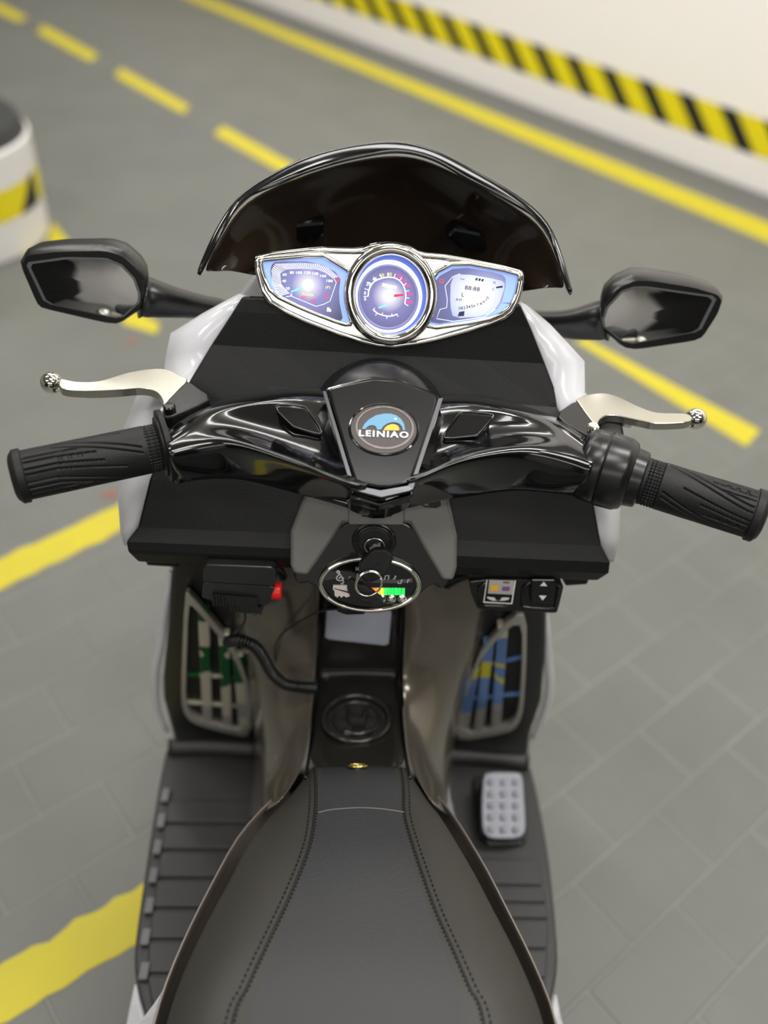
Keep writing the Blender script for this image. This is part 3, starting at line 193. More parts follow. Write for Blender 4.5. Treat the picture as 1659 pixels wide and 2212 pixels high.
'pl_face': [(.0377,.4676,.5373),(.0375,.4684,.5389),(.037,.4693,.5405),(.0362,.4701,.5421),(.0351,.4709,.5436),(.0337,.4717,.5451),(.0321,.4724,.5464),(.0303,.4731,.5478),(.0282,.4738,.549),(.0259,.4744,.5501),(.0234,.4749,.5511),(.0207,.4754,.552),(.0178,.4758,.5528),(.0149,.4762,.5535),(.0118,.4765,.554),(.0086,.4767,.5545),(.0053,.4768,.5547),(.002,.4769,.5548),(-.0013,.4769,.5548),(-.0046,.4768,.5547),(-.0078,.4766,.5544),(-.0111,.4764,.554),(-.0142,.4761,.5534),(-.0172,.4758,.5527),(-.0202,.4753,.5519),(-.0229,.4748,.551),(-.0255,.4743,.55),(-.0279,.4737,.5488),(-.0302,.473,.5476),(-.0321,.4723,.5463),(-.0339,.4716,.5449),(-.0354,.4708,.5434),(-.0366,.47,.5419),(-.0376,.4692,.5403),(-.0383,.4683,.5388),(-.0387,.4675,.5371),(-.0388,.4666,.5355),(-.0386,.4657,.5339),(-.0381,.4649,.5323),(-.0374,.4641,.5307),(-.0364,.4633,.5292),(-.035,.4625,.5277),(-.0335,.4617,.5263),(-.0316,.461,.525),(-.0296,.4603,.5237),(-.0273,.4597,.5226),(-.0248,.4592,.5215),(-.0221,.4587,.5206),(-.0192,.4582,.5198),(-.0162,.4579,.5191),(-.0131,.4576,.5185),(-.0099,.4573,.5181),(-.0066,.4572,.5178),(-.0033,.4571,.5177),(.0001,.4571,.5177),(.0035,.4572,.5178),(.0068,.4574,.5181),(.0101,.4576,.5186),(.0132,.4579,.5191),(.0163,.4583,.5198),(.0193,.4587,.5207),(.0221,.4592,.5216),(.0247,.4598,.5227),(.0271,.4604,.5238),(.0293,.4611,.5251),(.0313,.4618,.5264),(.0331,.4625,.5279),(.0345,.4633,.5293),(.0357,.4641,.5309),(.0367,.465,.5325),(.0373,.4658,.5341),(.0377,.4667,.5357)],
'pl_out': [(.0406,.4683,.5387),(.0403,.4693,.5406),(.0398,.4703,.5424),(.0389,.4712,.5442),(.0377,.4722,.546),(.0362,.473,.5476),(.0345,.4739,.5492),(.0325,.4747,.5507),(.0302,.4754,.5521),(.0278,.4761,.5534),(.0251,.4768,.5546),(.0222,.4773,.5557),(.0191,.4778,.5566),(.0159,.4782,.5573),(.0126,.4785,.558),(.0092,.4788,.5584),(.0057,.479,.5587),(.0021,.479,.5589),(-.0014,.479,.5589),(-.005,.4789,.5587),(-.0085,.4788,.5584),(-.012,.4785,.5579),(-.0154,.4782,.5573),(-.0186,.4778,.5565),(-.0218,.4773,.5556),(-.0247,.4767,.5545),(-.0275,.4761,.5534),(-.0301,.4754,.5521),(-.0325,.4746,.5506),(-.0346,.4738,.5491),(-.0365,.473,.5475),(-.0381,.4721,.5459),(-.0395,.4712,.5441),(-.0405,.4702,.5424),(-.0412,.4693,.5405),(-.0417,.4683,.5387),(-.0418,.4673,.5368),(-.0416,.4663,.535),(-.0411,.4653,.5331),(-.0403,.4644,.5313),(-.0392,.4634,.5296),(-.0377,.4625,.5279),(-.036,.4617,.5263),(-.0341,.4609,.5247),(-.0319,.4601,.5233),(-.0294,.4594,.522),(-.0267,.4588,.5208),(-.0238,.4582,.5197),(-.0207,.4577,.5187),(-.0175,.4573,.5179),(-.0141,.4569,.5173),(-.0107,.4566,.5168),(-.0071,.4565,.5165),(-.0035,.4564,.5163),(.0001,.4564,.5163),(.0037,.4565,.5165),(.0073,.4566,.5168),(.0109,.4569,.5173),(.0143,.4572,.5179),(.0176,.4577,.5187),(.0208,.4582,.5197),(.0238,.4587,.5207),(.0266,.4594,.522),(.0292,.4601,.5233),(.0316,.4609,.5247),(.0337,.4617,.5263),(.0356,.4626,.5279),(.0372,.4635,.5296),(.0385,.4644,.5314),(.0395,.4654,.5332),(.0402,.4663,.535),(.0405,.4673,.5369)],
'pl_led': [(-.0005,.4646,.5349),(.002,.4646,.535),(.0023,.4617,.5296),(-.0002,.4618,.5296),(.0023,.4646,.535),(.0048,.4647,.5351),(.0051,.4618,.5297),(.0026,.4618,.5297),(.0051,.4647,.5352),(.0076,.4647,.5352),(.0079,.4619,.5298),(.0054,.4619,.5298),(.0079,.4648,.5353),(.0104,.4648,.5353),(.0107,.4619,.5299),(.0082,.4619,.5299),(.0107,.4648,.5354),(.0132,.4648,.5354),(.0135,.462,.53),(.011,.462,.5301),(.0135,.4649,.5355),(.016,.4649,.5355),(.0164,.462,.5301),(.0139,.4621,.5302),(.0163,.4649,.5356),(.0188,.465,.5356),(.0192,.4621,.5302),(.0167,.4621,.5303),(.0192,.465,.5357),(.0216,.465,.5357),(.022,.4622,.5304),(.0195,.4622,.5304),(.022,.4651,.5358),(.0244,.4651,.5358),(.0248,.4622,.5305),(.0223,.4622,.5305),(.0248,.4651,.5359),(.0273,.4651,.536),(.0276,.4623,.5306),(.0251,.4623,.5306)],
'pl_btn': [(.0092,.4606,.5274),(.0171,.4606,.5274),(.0256,.4608,.5278)],
'pl_txt': [('MUSIC V+',
'g',[(.0134,.4587,.5235),(.0209,.4587,.5235),(.0133,.4592,.5244)]),('V-',
'g',[(.0104,.459,.5239),(.0121,.459,.524),(.0103,.4595,.5249)]),('MODE',
'g',[(.0232,.4589,.5238),(.0271,.4589,.5238),(.0232,.4594,.5247)]),('[o]',
'w',[(-.0123,.4712,.5469),(-.0099,.4713,.547),(-.0124,.4727,.5497)])],
'pl_staff': [(-.0359,.4697,.5437),(-.0296,.4706,.5454),(-.0226,.4707,.5455),(-.0155,.4705,.5451),(-.0084,.4702,.5446),(.0017,.4688,.542),(.0088,.4684,.5413),(.0173,.4684,.5412),(.0258,.4685,.5415),(.0328,.4693,.5429),(-.0364,.469,.5425),(-.0296,.47,.5442),(-.0225,.47,.5443),(-.0154,.4698,.5439),(-.0083,.4696,.5435),(.0017,.4684,.5412),(.0088,.4681,.5407),(.0173,.4681,.5406),(.0258,.4683,.541),(.0328,.469,.5423),(-.0369,.4684,.5412),(-.0295,.4693,.543),(-.0225,.4694,.5431),(-.0154,.4692,.5428),(-.0083,.469,.5425),(.0017,.468,.5404),(.0089,.4678,.5401),(.0174,.4678,.5401),(.0259,.468,.5406),(.0329,.4686,.5417),(-.0374,.4678,.54),(-.0295,.4687,.5418),(-.0224,.4688,.542),(-.0153,.4686,.5416),(-.0082,.4685,.5414),(.0018,.4675,.5396),(.0089,.4675,.5395),(.0174,.4675,.5396),(.0259,.4678,.5401),(.0329,.4683,.5411),(-.0379,.4671,.5388),(-.0294,.4681,.5406),(-.0223,.4681,.5408),(-.0153,.4679,.5404),(-.0082,.4679,.5403),(.0018,.4671,.5388),(.0089,.4672,.5389),(.0174,.4672,.539),(.0259,.4675,.5396),(.033,.468,.5405)],
'clef': [(-.0239,.4659,.5373),(-.0225,.4657,.537),(-.0216,.4663,.5381),(-.0223,.4673,.54),(-.0239,.469,.5433),(-.0264,.4698,.5448),(-.0271,.4704,.5458),(-.0261,.4707,.5465),(-.025,.4702,.5455),(-.0253,.4693,.5439),(-.027,.4683,.5418),(-.0269,.4674,.5402),(-.0251,.4669,.5393),(-.0226,.4671,.5397),(-.0218,.4678,.541),(-.0231,.4683,.542),(-.0248,.4681,.5416),(-.0251,.4676,.5406)],
'notes': [(-.0175,.4671,.5396),(-.0174,.4685,.5422),(-.0159,.4686,.5425),(-.0104,.4683,.5418),(-.0104,.4702,.5454),(-.0114,.4682,.5416),(.0106,.468,.5413),(.0114,.4696,.5443),(.0143,.4697,.5445),(.0137,.4682,.5418),(.0176,.4685,.5423),(.019,.4686,.5425),(.0191,.4698,.5446),(.02,.4694,.544),(.0216,.4675,.5404),(.0217,.4668,.5391),(.024,.4668,.5391),(.024,.4681,.5415),(.0252,.4683,.5419),(.0291,.4672,.5398),(.0292,.4683,.5419),(.0306,.4684,.5421)],
'mic_top': [(-.13,.4729,.5458),(-.0787,.473,.5461),(-.0753,.4722,.5431),(-.076,.4682,.5282),(-.1331,.4686,.5297),(-.1327,.4714,.5403)],
'mic_low': [(-.1333,.4693,.5284),(-.0761,.4689,.5269),(-.0815,.4641,.5092),(-.0865,.464,.5087),(-.128,.4646,.5111),(-.1352,.4653,.5136)],
'mic_grl': [(-.1146,.4655,.5067),(-.0855,.4657,.5072),(-.0855,.465,.5047),(-.0881,.4635,.499),(-.111,.464,.5009)],
'mic_slit': [(-.1251,.465,.5203),(-.1245,.4621,.5095),(-.1226,.465,.5202),(-.1219,.4621,.5095),(-.12,.465,.5201),(-.1194,.4621,.5095),(-.1175,.4649,.52),(-.1168,.4621,.5095),(-.1149,.4649,.5199),(-.1142,.4621,.5095),(-.1124,.4649,.5198),(-.1116,.4621,.5094),(-.1098,.4649,.5197),(-.1091,.4621,.5094),(-.1073,.4648,.5196),(-.1065,.4621,.5094),(-.1047,.4648,.5195),(-.1039,.4621,.5094),(-.1021,.4648,.5194),(-.1013,.4621,.5093),(-.0996,.4648,.5193),(-.0988,.4621,.5093),(-.097,.4647,.5192),(-.0962,.4621,.5093),(-.0945,.4647,.5191),(-.0936,.4621,.5093),(-.0919,.4647,.519),(-.091,.4621,.5092)],
'mic_slit2': [(-.1124,.4637,.5077),(-.1106,.4623,.5023),(-.1098,.4637,.5078),(-.1081,.4623,.5022),(-.1071,.4638,.5078),(-.1056,.4622,.5021),(-.1045,.4638,.5079),(-.1031,.4622,.502),(-.1018,.4638,.5079),(-.1005,.4622,.5019),(-.0992,.4638,.508),(-.098,.4621,.5018),(-.0965,.4638,.508),(-.0955,.4621,.5017),(-.0939,.4638,.5081),(-.0929,.4621,.5016),(-.0912,.4638,.5081),(-.0904,.4621,.5015),(-.0886,.4639,.5082),(-.0879,.462,.5014)],
'mic_btn': [(-.0798,.4749,.5148),(-.0717,.475,.5149)],
'mic_wire': [(-.1032,.475,.485),(-.1064,.485,.4607),(-.1192,.5,.4256),(-.1275,.51,.4018)],
'coil': [(-.1232,.49,.4272),(-.1096,.478,.4451),(-.0969,.475,.4413),(-.0895,.475,.4241),(-.0829,.473,.4069),(-.0711,.465,.402),(-.0568,.462,.4022),(-.0434,.466,.3961)],
'wire2': [(-.026,.462,.5104),(-.0416,.475,.4907),(-.0629,.49,.4549),(-.076,.495,.4332),(-.0826,.5,.4078),(-.0816,.5,.3799),(-.0719,.495,.3655)],
'sw_box': [(.0815,.4838,.529),(.0825,.4806,.5191),(.0896,.4756,.5039),(.0923,.4751,.5023),(.1557,.4747,.5012),(.1579,.4754,.5033),(.1598,.485,.5326)],
'sw_rec1': [(.0891,.4826,.5271),(.0911,.4768,.509),(.093,.4759,.5063),(.1194,.476,.5066),(.1181,.4837,.5302)],
'sw_rec2': [(.1257,.4835,.5297),(.1268,.4764,.5079),(.1287,.476,.5066),(.1545,.4758,.5059),(.1549,.4768,.5092),(.1554,.4839,.5311)],
'sw_stk': [(.0947,.4821,.531),(.1188,.4823,.5317),(.1184,.4754,.5102),(.0942,.4754,.5105)],
'sw_stk_in': [(.0955,.4818,.5314),(.1177,.482,.532),(.1173,.4754,.5116),(.095,.4755,.512)],
'sw_scr': [(.0969,.4815,.5318),(.1173,.4817,.5323),(.1176,.4775,.5195),(.0969,.4776,.5197)],
'sw_y': [(.0985,.4797,.5273),(.1049,.4797,.5276),(.1052,.4781,.5225),(.0988,.478,.5224)],
'sw_p': [(.1081,.4794,.5267),(.1143,.4795,.5269),(.1144,.4783,.5231),(.1082,.4782,.523)],
'sw_g': [(.1082,.4809,.5312),(.1135,.481,.5314),(.1133,.4805,.5298),(.1084,.4804,.5297)],
'sw_w': [(.0966,.4765,.5171),(.1004,.4764,.5166),(.1059,.4762,.5162),(.1112,.4765,.5169),(.1152,.4765,.5169),(.1147,.4759,.5152),(.1116,.4755,.514),(.1016,.4754,.5135),(.0972,.476,.5153)],
'sw_k': [(.1085,.4762,.5166),(.1083,.4764,.5174),(.1078,.4767,.5181),(.1071,.4768,.5186),(.1064,.4769,.5189),(.1055,.477,.519),(.1047,.4769,.5189),(.104,.4768,.5185),(.1035,.4766,.5179),(.1032,.4764,.5172),(.1032,.4761,.5164),(.1034,.4759,.5156),(.1038,.4756,.515),(.1045,.4755,.5144),(.1053,.4754,.5141),(.1061,.4753,.514),(.1069,.4754,.5142),(.1076,.4755,.5146),(.1082,.4757,.5152),(.1084,.4759,.5159)],
'sw_rock': [(.1303,.4799,.5363),(.1497,.4801,.5371),(.1518,.4731,.5155),(.1327,.4731,.5156)],
'sw_up': [(.1406,.4787,.5353),(.144,.4775,.5316),(.1378,.4775,.5316)],
'sw_dn': [(.1382,.4747,.5231),(.1446,.4747,.5232),(.1419,.4733,.5187)],
'leg_l': [(-.1725,.5262,.4887),(-.1903,.5357,.3805),(-.2071,.5436,.29),(-.2119,.5471,.2498),(-.2116,.5543,.1674),(-.2107,.5564,.1438),(-.0923,.5569,.1377),(-.0287,.5449,.2749),(-.0317,.5254,.4984)],
'leg_r': [(.0217,.5265,.4857),(.1571,.5257,.4951),(.1682,.5309,.4349),(.1821,.5378,.3571),(.195,.545,.2739),(.1966,.5516,.1993),(.2048,.557,.1366),(.0931,.5562,.1459),(.0352,.5445,.2796)],
'gr_l': [(-.1638,.523,.4572),(-.1588,.523,.4568),(-.1321,.5288,.3906),(-.1224,.5317,.3575),(-.1138,.5373,.2934),(-.1188,.5467,.1865),(-.1604,.5451,.2038),(-.183,.5439,.2178),(-.1897,.5416,.2437),(-.1861,.5378,.2881)],
'gr_r': [(.1346,.5241,.4441),(.1469,.524,.445),(.1609,.5311,.3645),(.1743,.5393,.2707),(.1741,.5419,.2404),(.1669,.5436,.222),(.112,.5458,.1962),(.1039,.5395,.2684),(.1072,.5349,.3205),(.1105,.5318,.3558),(.114,.5291,.3867)],
'fin_l': [(-.1497,.5252,.4314),(-.1663,.5443,.2129),(-.1342,.5286,.3927),(-.145,.5451,.2039),(-.1235,.5318,.3557),(-.1273,.5461,.1924),(-.1834,.5357,.3119),(-.112,.536,.3081),(-.1899,.5406,.2555),(-.1153,.5412,.2492)],
'fin_r': [(.1281,.5257,.4259),(.1517,.5432,.2261),(.1192,.5282,.3974),(.1341,.5444,.212),(.1117,.5326,.3473),(.1176,.5453,.2021),(.1591,.5307,.3694),(.1068,.5331,.3417),(.1707,.5368,.2993),(.1065,.5382,.2832)],
'strip_l': [(-.1771,.5318,.4706),(-.1963,.5402,.3745),(-.2101,.5451,.3194),(-.2176,.5487,.2783),(-.222,.5536,.2214),(-.2176,.558,.1719)],
'strip_r': [(.171,.5356,.4275),(.1871,.5423,.3515),(.1962,.5456,.3131),(.2027,.5496,.2678),(.2029,.5533,.225),(.2016,.5567,.1868)],
'shr_l': [[(-.0415,.51,.5139),(-.0709,.515,.5097),(-.097,.53,.4895),(-.1477,.545,.4675),(-.1551,.56,.4322)],[(-.0414,.5,.4809),(-.0706,.505,.4795),(-.0973,.52,.4547),(-.1354,.54,.4231),(-.144,.56,.3787)],[(-.0422,.5,.4103),(-.072,.505,.4055),(-.0951,.515,.3878),(-.1158,.535,.3536),(-.1225,.56,.3171)],[(-.0432,.485,.3847),(-.069,.49,.3798),(-.0922,.5,.3632),(-.1092,.52,.3287),(-.1185,.56,.2689)],[(-.0442,.46,.373),(-.0672,.465,.3604),(-.0882,.475,.3405),(-.1028,.495,.3058),(-.1145,.55,.2203)],[(-.0444,.425,.3746),(-.0643,.43,.3617),(-.0825,.44,.3391),(-.0976,.47,.2874),(-.1106,.53,.1871)],[(-.0482,.382,.3899),(-.0642,.385,.3762),(-.0805,.4,.3411),(-.0951,.42,.3007),(-.1084,.48,.1916)],[(-.0656,.345,.4034),(-.0737,.348,.3898),(-.0823,.352,.3717),(-.0926,.37,.3333),(-.1064,.43,.215)]],
'shr_r': [[(.0282,.51,.5183),(.0594,.515,.515),(.0904,.53,.4982),(.1258,.545,.4785),(.1348,.56,.4438)],[(.0305,.5,.4855),(.0583,.505,.4816),(.0862,.52,.46),(.1223,.54,.4327),(.1341,.56,.3892)],[(.0339,.5,.4152),(.0606,.505,.4139),(.0887,.515,.3995),(.1132,.535,.3756),(.1222,.56,.3404)],[(.0347,.485,.3897),(.0561,.49,.3878),(.0797,.5,.3743),(.1021,.52,.3423),(.1143,.56,.2839)],[(.0365,.46,.3782),(.0549,.465,.3683),(.0766,.475,.3511),(.0946,.495,.3186),(.1099,.55,.2348)],[(.0377,.425,.38),(.0519,.43,.3692),(.0709,.44,.3491),(.0876,.47,.2995),(.1038,.53,.201)],[(.0418,.382,.3958),(.0534,.385,.3839),(.0691,.4,.3509),(.0846,.42,.3125),(.1018,.48,.2055)],[(.0572,.345,.4116),(.0634,.348,.3989),(.074,.352,.379),(.085,.37,.3418),(.1031,.43,.2252)]],
'spine': [[(-.0461,.525,.4771),(-.0058,.53,.4742),(.0327,.525,.482)],[(-.0437,.515,.4448),(-.0042,.52,.4402),(.0332,.515,.4497)],[(-.0449,.513,.3794),(-.0041,.52,.3714),(.0353,.513,.3845)],[(-.0463,.508,.3553),(-.0046,.512,.3525),(.0361,.508,.3605)],[(-.0456,.49,.3594),(-.0048,.492,.3607),(.0365,.49,.3646)],[(-.0449,.458,.361),(-.0044,.458,.3652),(.0369,.458,.3663)],[(-.0448,.418,.3709),(-.0033,.418,.3751),(.0383,.418,.3763)],[(-.0453,.37,.4072),(-.0021,.37,.41),(.0391,.37,.4127)]],
'cap_o': [(.0244,.4483,.3765),(.0242,.4521,.3755),(.0235,.4559,.3746),(.0223,.4595,.3737),(.0206,.463,.3728),(.0184,.4662,.372),(.0159,.469,.3713),(.0129,.4715,.3707),(.0096,.4736,.3701),(.0061,.4752,.3697),(.0023,.4763,.3695),(-.0016,.4769,.3693),(-.0055,.477,.3693),(-.0095,.4765,.3694),(-.0133,.4755,.3697),(-.017,.474,.3701),(-.0205,.472,.3705),(-.0237,.4696,.3711),(-.0265,.4668,.3718),(-.0289,.4636,.3726),(-.0309,.4602,.3735),(-.0325,.4566,.3744),(-.0335,.4529,.3753),(-.0341,.4491,.3763),(-.0341,.4453,.3772),(-.0337,.4415,.3781),(-.0327,.4378,.3791),(-.0314,.4344,.3799),(-.0295,.4312,.3807),(-.0273,.4282,.3815),(-.0247,.4256,.3821),(-.0218,.4233,.3827),(-.0187,.4215,.3831),(-.0153,.4201,.3835),(-.0118,.4191,.3837),(-.0081,.4186,.3839),(-.0044,.4185,.3839),(-.0007,.4189,.3838),(.0029,.4198,.3836),(.0064,.4211,.3832),(.0097,.4229,.3828),(.0128,.425,.3823),(.0157,.4276,.3816),(.0181,.4305,.3809),(.0203,.4336,.3801),(.022,.4371,.3793),(.0233,.4407,.3784),(.0241,.4444,.3774)],
'cap_i': [(.016,.449,.3763),(.0158,.4518,.3756),(.0153,.4545,.3749),(.0144,.4571,.3743),(.0132,.4596,.3736),(.0116,.4618,.3731),(.0098,.4639,.3726),(.0077,.4657,.3721),(.0053,.4671,.3718),(.0028,.4683,.3715),(.0002,.4691,.3713),(-.0026,.4695,.3712),(-.0054,.4695,.3712),(-.0082,.4692,.3712),(-.0109,.4685,.3714),(-.0135,.4674,.3717),(-.016,.466,.372),(-.0183,.4643,.3725),(-.0203,.4623,.373),(-.022,.4601,.3735),(-.0235,.4576,.3741),(-.0246,.455,.3748),(-.0254,.4524,.3754),(-.0258,.4496,.3761),(-.0259,.4468,.3768),(-.0256,.4441,.3775),(-.0249,.4415,.3782),(-.0239,.439,.3788),(-.0227,.4366,.3794),(-.0211,.4345,.3799),(-.0192,.4325,.3804),(-.0172,.4309,.3808),(-.0149,.4295,.3811),(-.0124,.4285,.3814),(-.0099,.4278,.3816),(-.0073,.4274,.3817),(-.0046,.4273,.3817),(-.0019,.4276,.3816),(.0007,.4283,.3814),(.0032,.4293,.3812),(.0056,.4305,.3809),(.0078,.4321,.3805),(.0098,.434,.38),(.0116,.4361,.3795),(.0131,.4384,.3789),(.0143,.4409,.3783),(.0152,.4435,.3776),(.0158,.4462,.377)],
'cap_u': [(-.0147,.4617,.3783),(-.0118,.4618,.3782),(-.0085,.4466,.382),(-.0002,.447,.3819),(.0022,.4626,.378),(.0056,.4628,.378),(.0032,.439,.3839),(-.0116,.4383,.3841)],
'cap_b': [(-.0162,.4322,.3815),(-.0038,.4283,.3825),(.0084,.4334,.3812)],
'label': [(-.0359,.508,.4561),(.0218,.508,.4584),(.022,.508,.4077),(-.0371,.508,.4142)],
'fb_l': [(-.2151,.5435,.17),(-.2154,.5118,.17),(-.2138,.4622,.17),(-.2098,.3874,.17),(-.2062,.3294,.17),(-.2031,.3086,.17),(-.1951,.2847,.17),(-.1802,.2574,.17),(-.1697,.2292,.17),(-.0446,.2317,.17),(-.0695,.5494,.17)],
'fb_r': [(.1985,.5421,.17),(.204,.488,.17),(.2063,.4248,.17),(.2048,.3718,.17),(.2022,.3273,.17),(.1978,.3062,.17),(.1873,.2778,.17),(.1786,.2546,.17),(.172,.2361,.17),(.0619,.2339,.17),(.0688,.537,.17)],
'tread_l': [(-.2007,.4729,.173),(-.0639,.4778,.173),(-.0619,.4523,.173),(-.2004,.4475,.173),(-.1997,.4439,.173),(-.0616,.4486,.173),(-.0596,.4232,.173),(-.1988,.4187,.173),(-.1981,.4153,.173),(-.0593,.4198,.173),(-.0573,.3936,.173),(-.1973,.3893,.173),(-.1967,.386,.173),(-.057,.3903,.173),(-.0549,.3635,.173),(-.1956,.3595,.173),(-.1949,.3564,.173),(-.0547,.3604,.173),(-.0526,.3336,.173),(-.1932,.3299,.173),(-.1926,.3269,.173),(-.0524,.3306,.173),(-.0502,.3028,.173),(-.1883,.2994,.173),(-.1878,.2966,.173),(-.0499,.2999,.173),(-.0477,.2708,.173),(-.177,.2679,.173)],
'rib_hl_l': [(-.2047,.4776,.176),(-.2036,.4484,.176),(-.2019,.4196,.176),(-.2003,.3902,.176),(-.1985,.3604,.176),(-.1961,.3308,.176),(-.1911,.3003,.176)],
'tread_r': [(.0658,.4178,.173),(.1948,.42,.173),(.1947,.3932,.173),(.0652,.3921,.173),(.0652,.3888,.173),(.1944,.3908,.173),(.1963,.3758,.173),(.0648,.3748,.173),(.0648,.3715,.173),(.196,.3735,.173),(.1965,.3598,.173),(.0645,.3588,.173),(.0644,.3557,.173),(.1962,.3575,.173),(.1917,.3311,.173),(.0638,.3303,.173),(.0638,.3273,.173),(.1914,.3289,.173),(.1868,.3045,.173),(.0632,.3039,.173),(.0632,.3011,.173),(.1865,.3024,.173),(.18,.2795,.173),(.0627,.2791,.173)],
'lip_l': [(-.2114,.5339,.178),(-.1673,.5363,.178),(-.1099,.5344,.178)],
'lip_r': [(.0998,.5369,.178),(.1473,.5346,.178),(.1958,.5312,.178)],
'ped': [(.1368,.4956,.2092),(.145,.4983,.2099),(.1728,.4992,.2101),(.1798,.4971,.2096),(.18,.4648,.2012),(.1797,.4392,.1946),(.1709,.4317,.1927),(.1408,.4308,.1925),(.1333,.4378,.1943),(.1335,.4657,.2015)],
'ped_base': [(.1296,.5044,.176),(.1356,.5161,.176),(.1905,.5147,.176),(.1853,.4389,.176),(.1762,.433,.176),(.1402,.4318,.176),(.1304,.4448,.176)],
'ped_dot': [(.1442,.4865,.2083),(.1578,.4869,.2084),(.1713,.4874,.2086),(.1437,.4746,.2053),(.1571,.4751,.2054),(.1706,.4755,.2055),(.1431,.4629,.2023),(.1564,.4634,.2024),(.1698,.4638,.2025),(.1425,.4514,.1993),(.1558,.4518,.1994),(.169,.4522,.1995),(.1419,.4392,.1961),(.1551,.4395,.1962),(.1682,.4399,.1963)],
'rear_lb': [[(-.1422,.2534,.3),(-.1431,.2527,.3)],[(-.143,.2317,.305),(-.1558,.2368,.29)],[(-.1446,.2186,.31),(-.1683,.2287,.27)]],
'rear_la': [[(-.1983,.2908,.168),(-.199,.29,.168)],[(-.1916,.273,.168),(-.2008,.2753,.16)],[(-.1847,.2579,.168),(-.2028,.2629,.15)]],
'rear_rb': [[(.1485,.2501,.3),(.1495,.2495,.3)],[(.1502,.2357,.305),(.1595,.2399,.29)],[(.1523,.2232,.31),(.1691,.2354,.27)]],
'rear_ra': [[(.1952,.2913,.168),(.196,.2906,.168)],[(.1894,.2746,.168),(.1987,.2772,.16)],[(.1861,.266,.168),(.2025,.2717,.15)]],
'seat': [[(-.0427,.4109,.36),(-.0407,.3913,.393),(-.0394,.3806,.411),(-.0387,.3776,.416),(-.0035,.3773,.421),(.0322,.3804,.416),(.0337,.3834,.411),(.0364,.3943,.393),(.0398,.4141,.36)],[(-.0541,.3807,.37),(-.0505,.3639,.403),(-.043,.354,.421),(-.0363,.3515,.426),(-.0017,.3511,.431),(.0334,.3541,.426),(.0397,.3571,.421),(.0474,.3676,.403),(.0519,.3846,.37)],[(-.0774,.351,.377),(-.0699,.3355,.41),(-.052,.3266,.428),(-.0354,.3246,.433),(-.0013,.3243,.438),(.0333,.327,.433),(.047,.3301,.428),(.0627,.3401,.41),(.0713,.3562,.377)],[(-.0924,.3229,.385),(-.085,.3085,.418),(-.0602,.3004,.436),(-.0371,.2987,.441),(.0002,.2986,.446),(.0381,.3012,.441),(.0549,.3042,.436),(.0738,.3137,.418),(.0826,.3287,.385)],[(-.1011,.2941,.391),(-.0924,.2809,.424),(-.067,.2735,.442),(-.0434,.272,.447),(.0003,.272,.452),(.0447,.2747,.447),(.0644,.2776,.442),(.0866,.2864,.424),(.0952,.3001,.391)],[(-.1109,.2646,.395),(-.1035,.2526,.428),(-.0768,.246,.446),(-.0522,.2446,.451),(-.0002,.245,.456),(.0527,.2476,.451),(.0737,.2503,.446),(.0975,.2583,.428),(.1056,.2707,.395)],[(-.1184,.2372,.399),(-.1119,.2264,.432),(-.0855,.2204,.45),(-.0614,.2192,.455),(-.0001,.2198,.46),(.0623,.2224,.455),(.0842,.2248,.45),(.1092,.2321,.432),(.1162,.2433,.399)],[(-.1243,.2123,.401),(-.1182,.2026,.434),(-.0927,.1972,.452),(-.0696,.1961,.457),(.0001,.1969,.462),(.0711,.1995,.457),(.0925,.2016,.452),(.1171,.2082,.434),(.1245,.2182,.401)],[(-.128,.1889,.401),(-.122,.1804,.434),(-.0979,.1756,.452),(-.0763,.1746,.457),(.0005,.1755,.462),(.0789,.178,.457),(.1,.1799,.452),(.1246,.1858,.434),(.1323,.1946,.401)]],
'zc': [.415,.425,.432,.44,.446,.45,.454,.456,.456],
'xseam': [(-.0327,.3261,.4325),(-.0248,.3282,.434),(-.0143,.3292,.4355),(-.0003,.3302,.436),(.0156,.3302,.435),(.0326,.3292,.433)],
'snap': (-.0034,.3752,.421),
'pillar': [(-.8277,2.1336,.0),(-.84,2.016,.0),(-.8998,1.9554,.0)]}

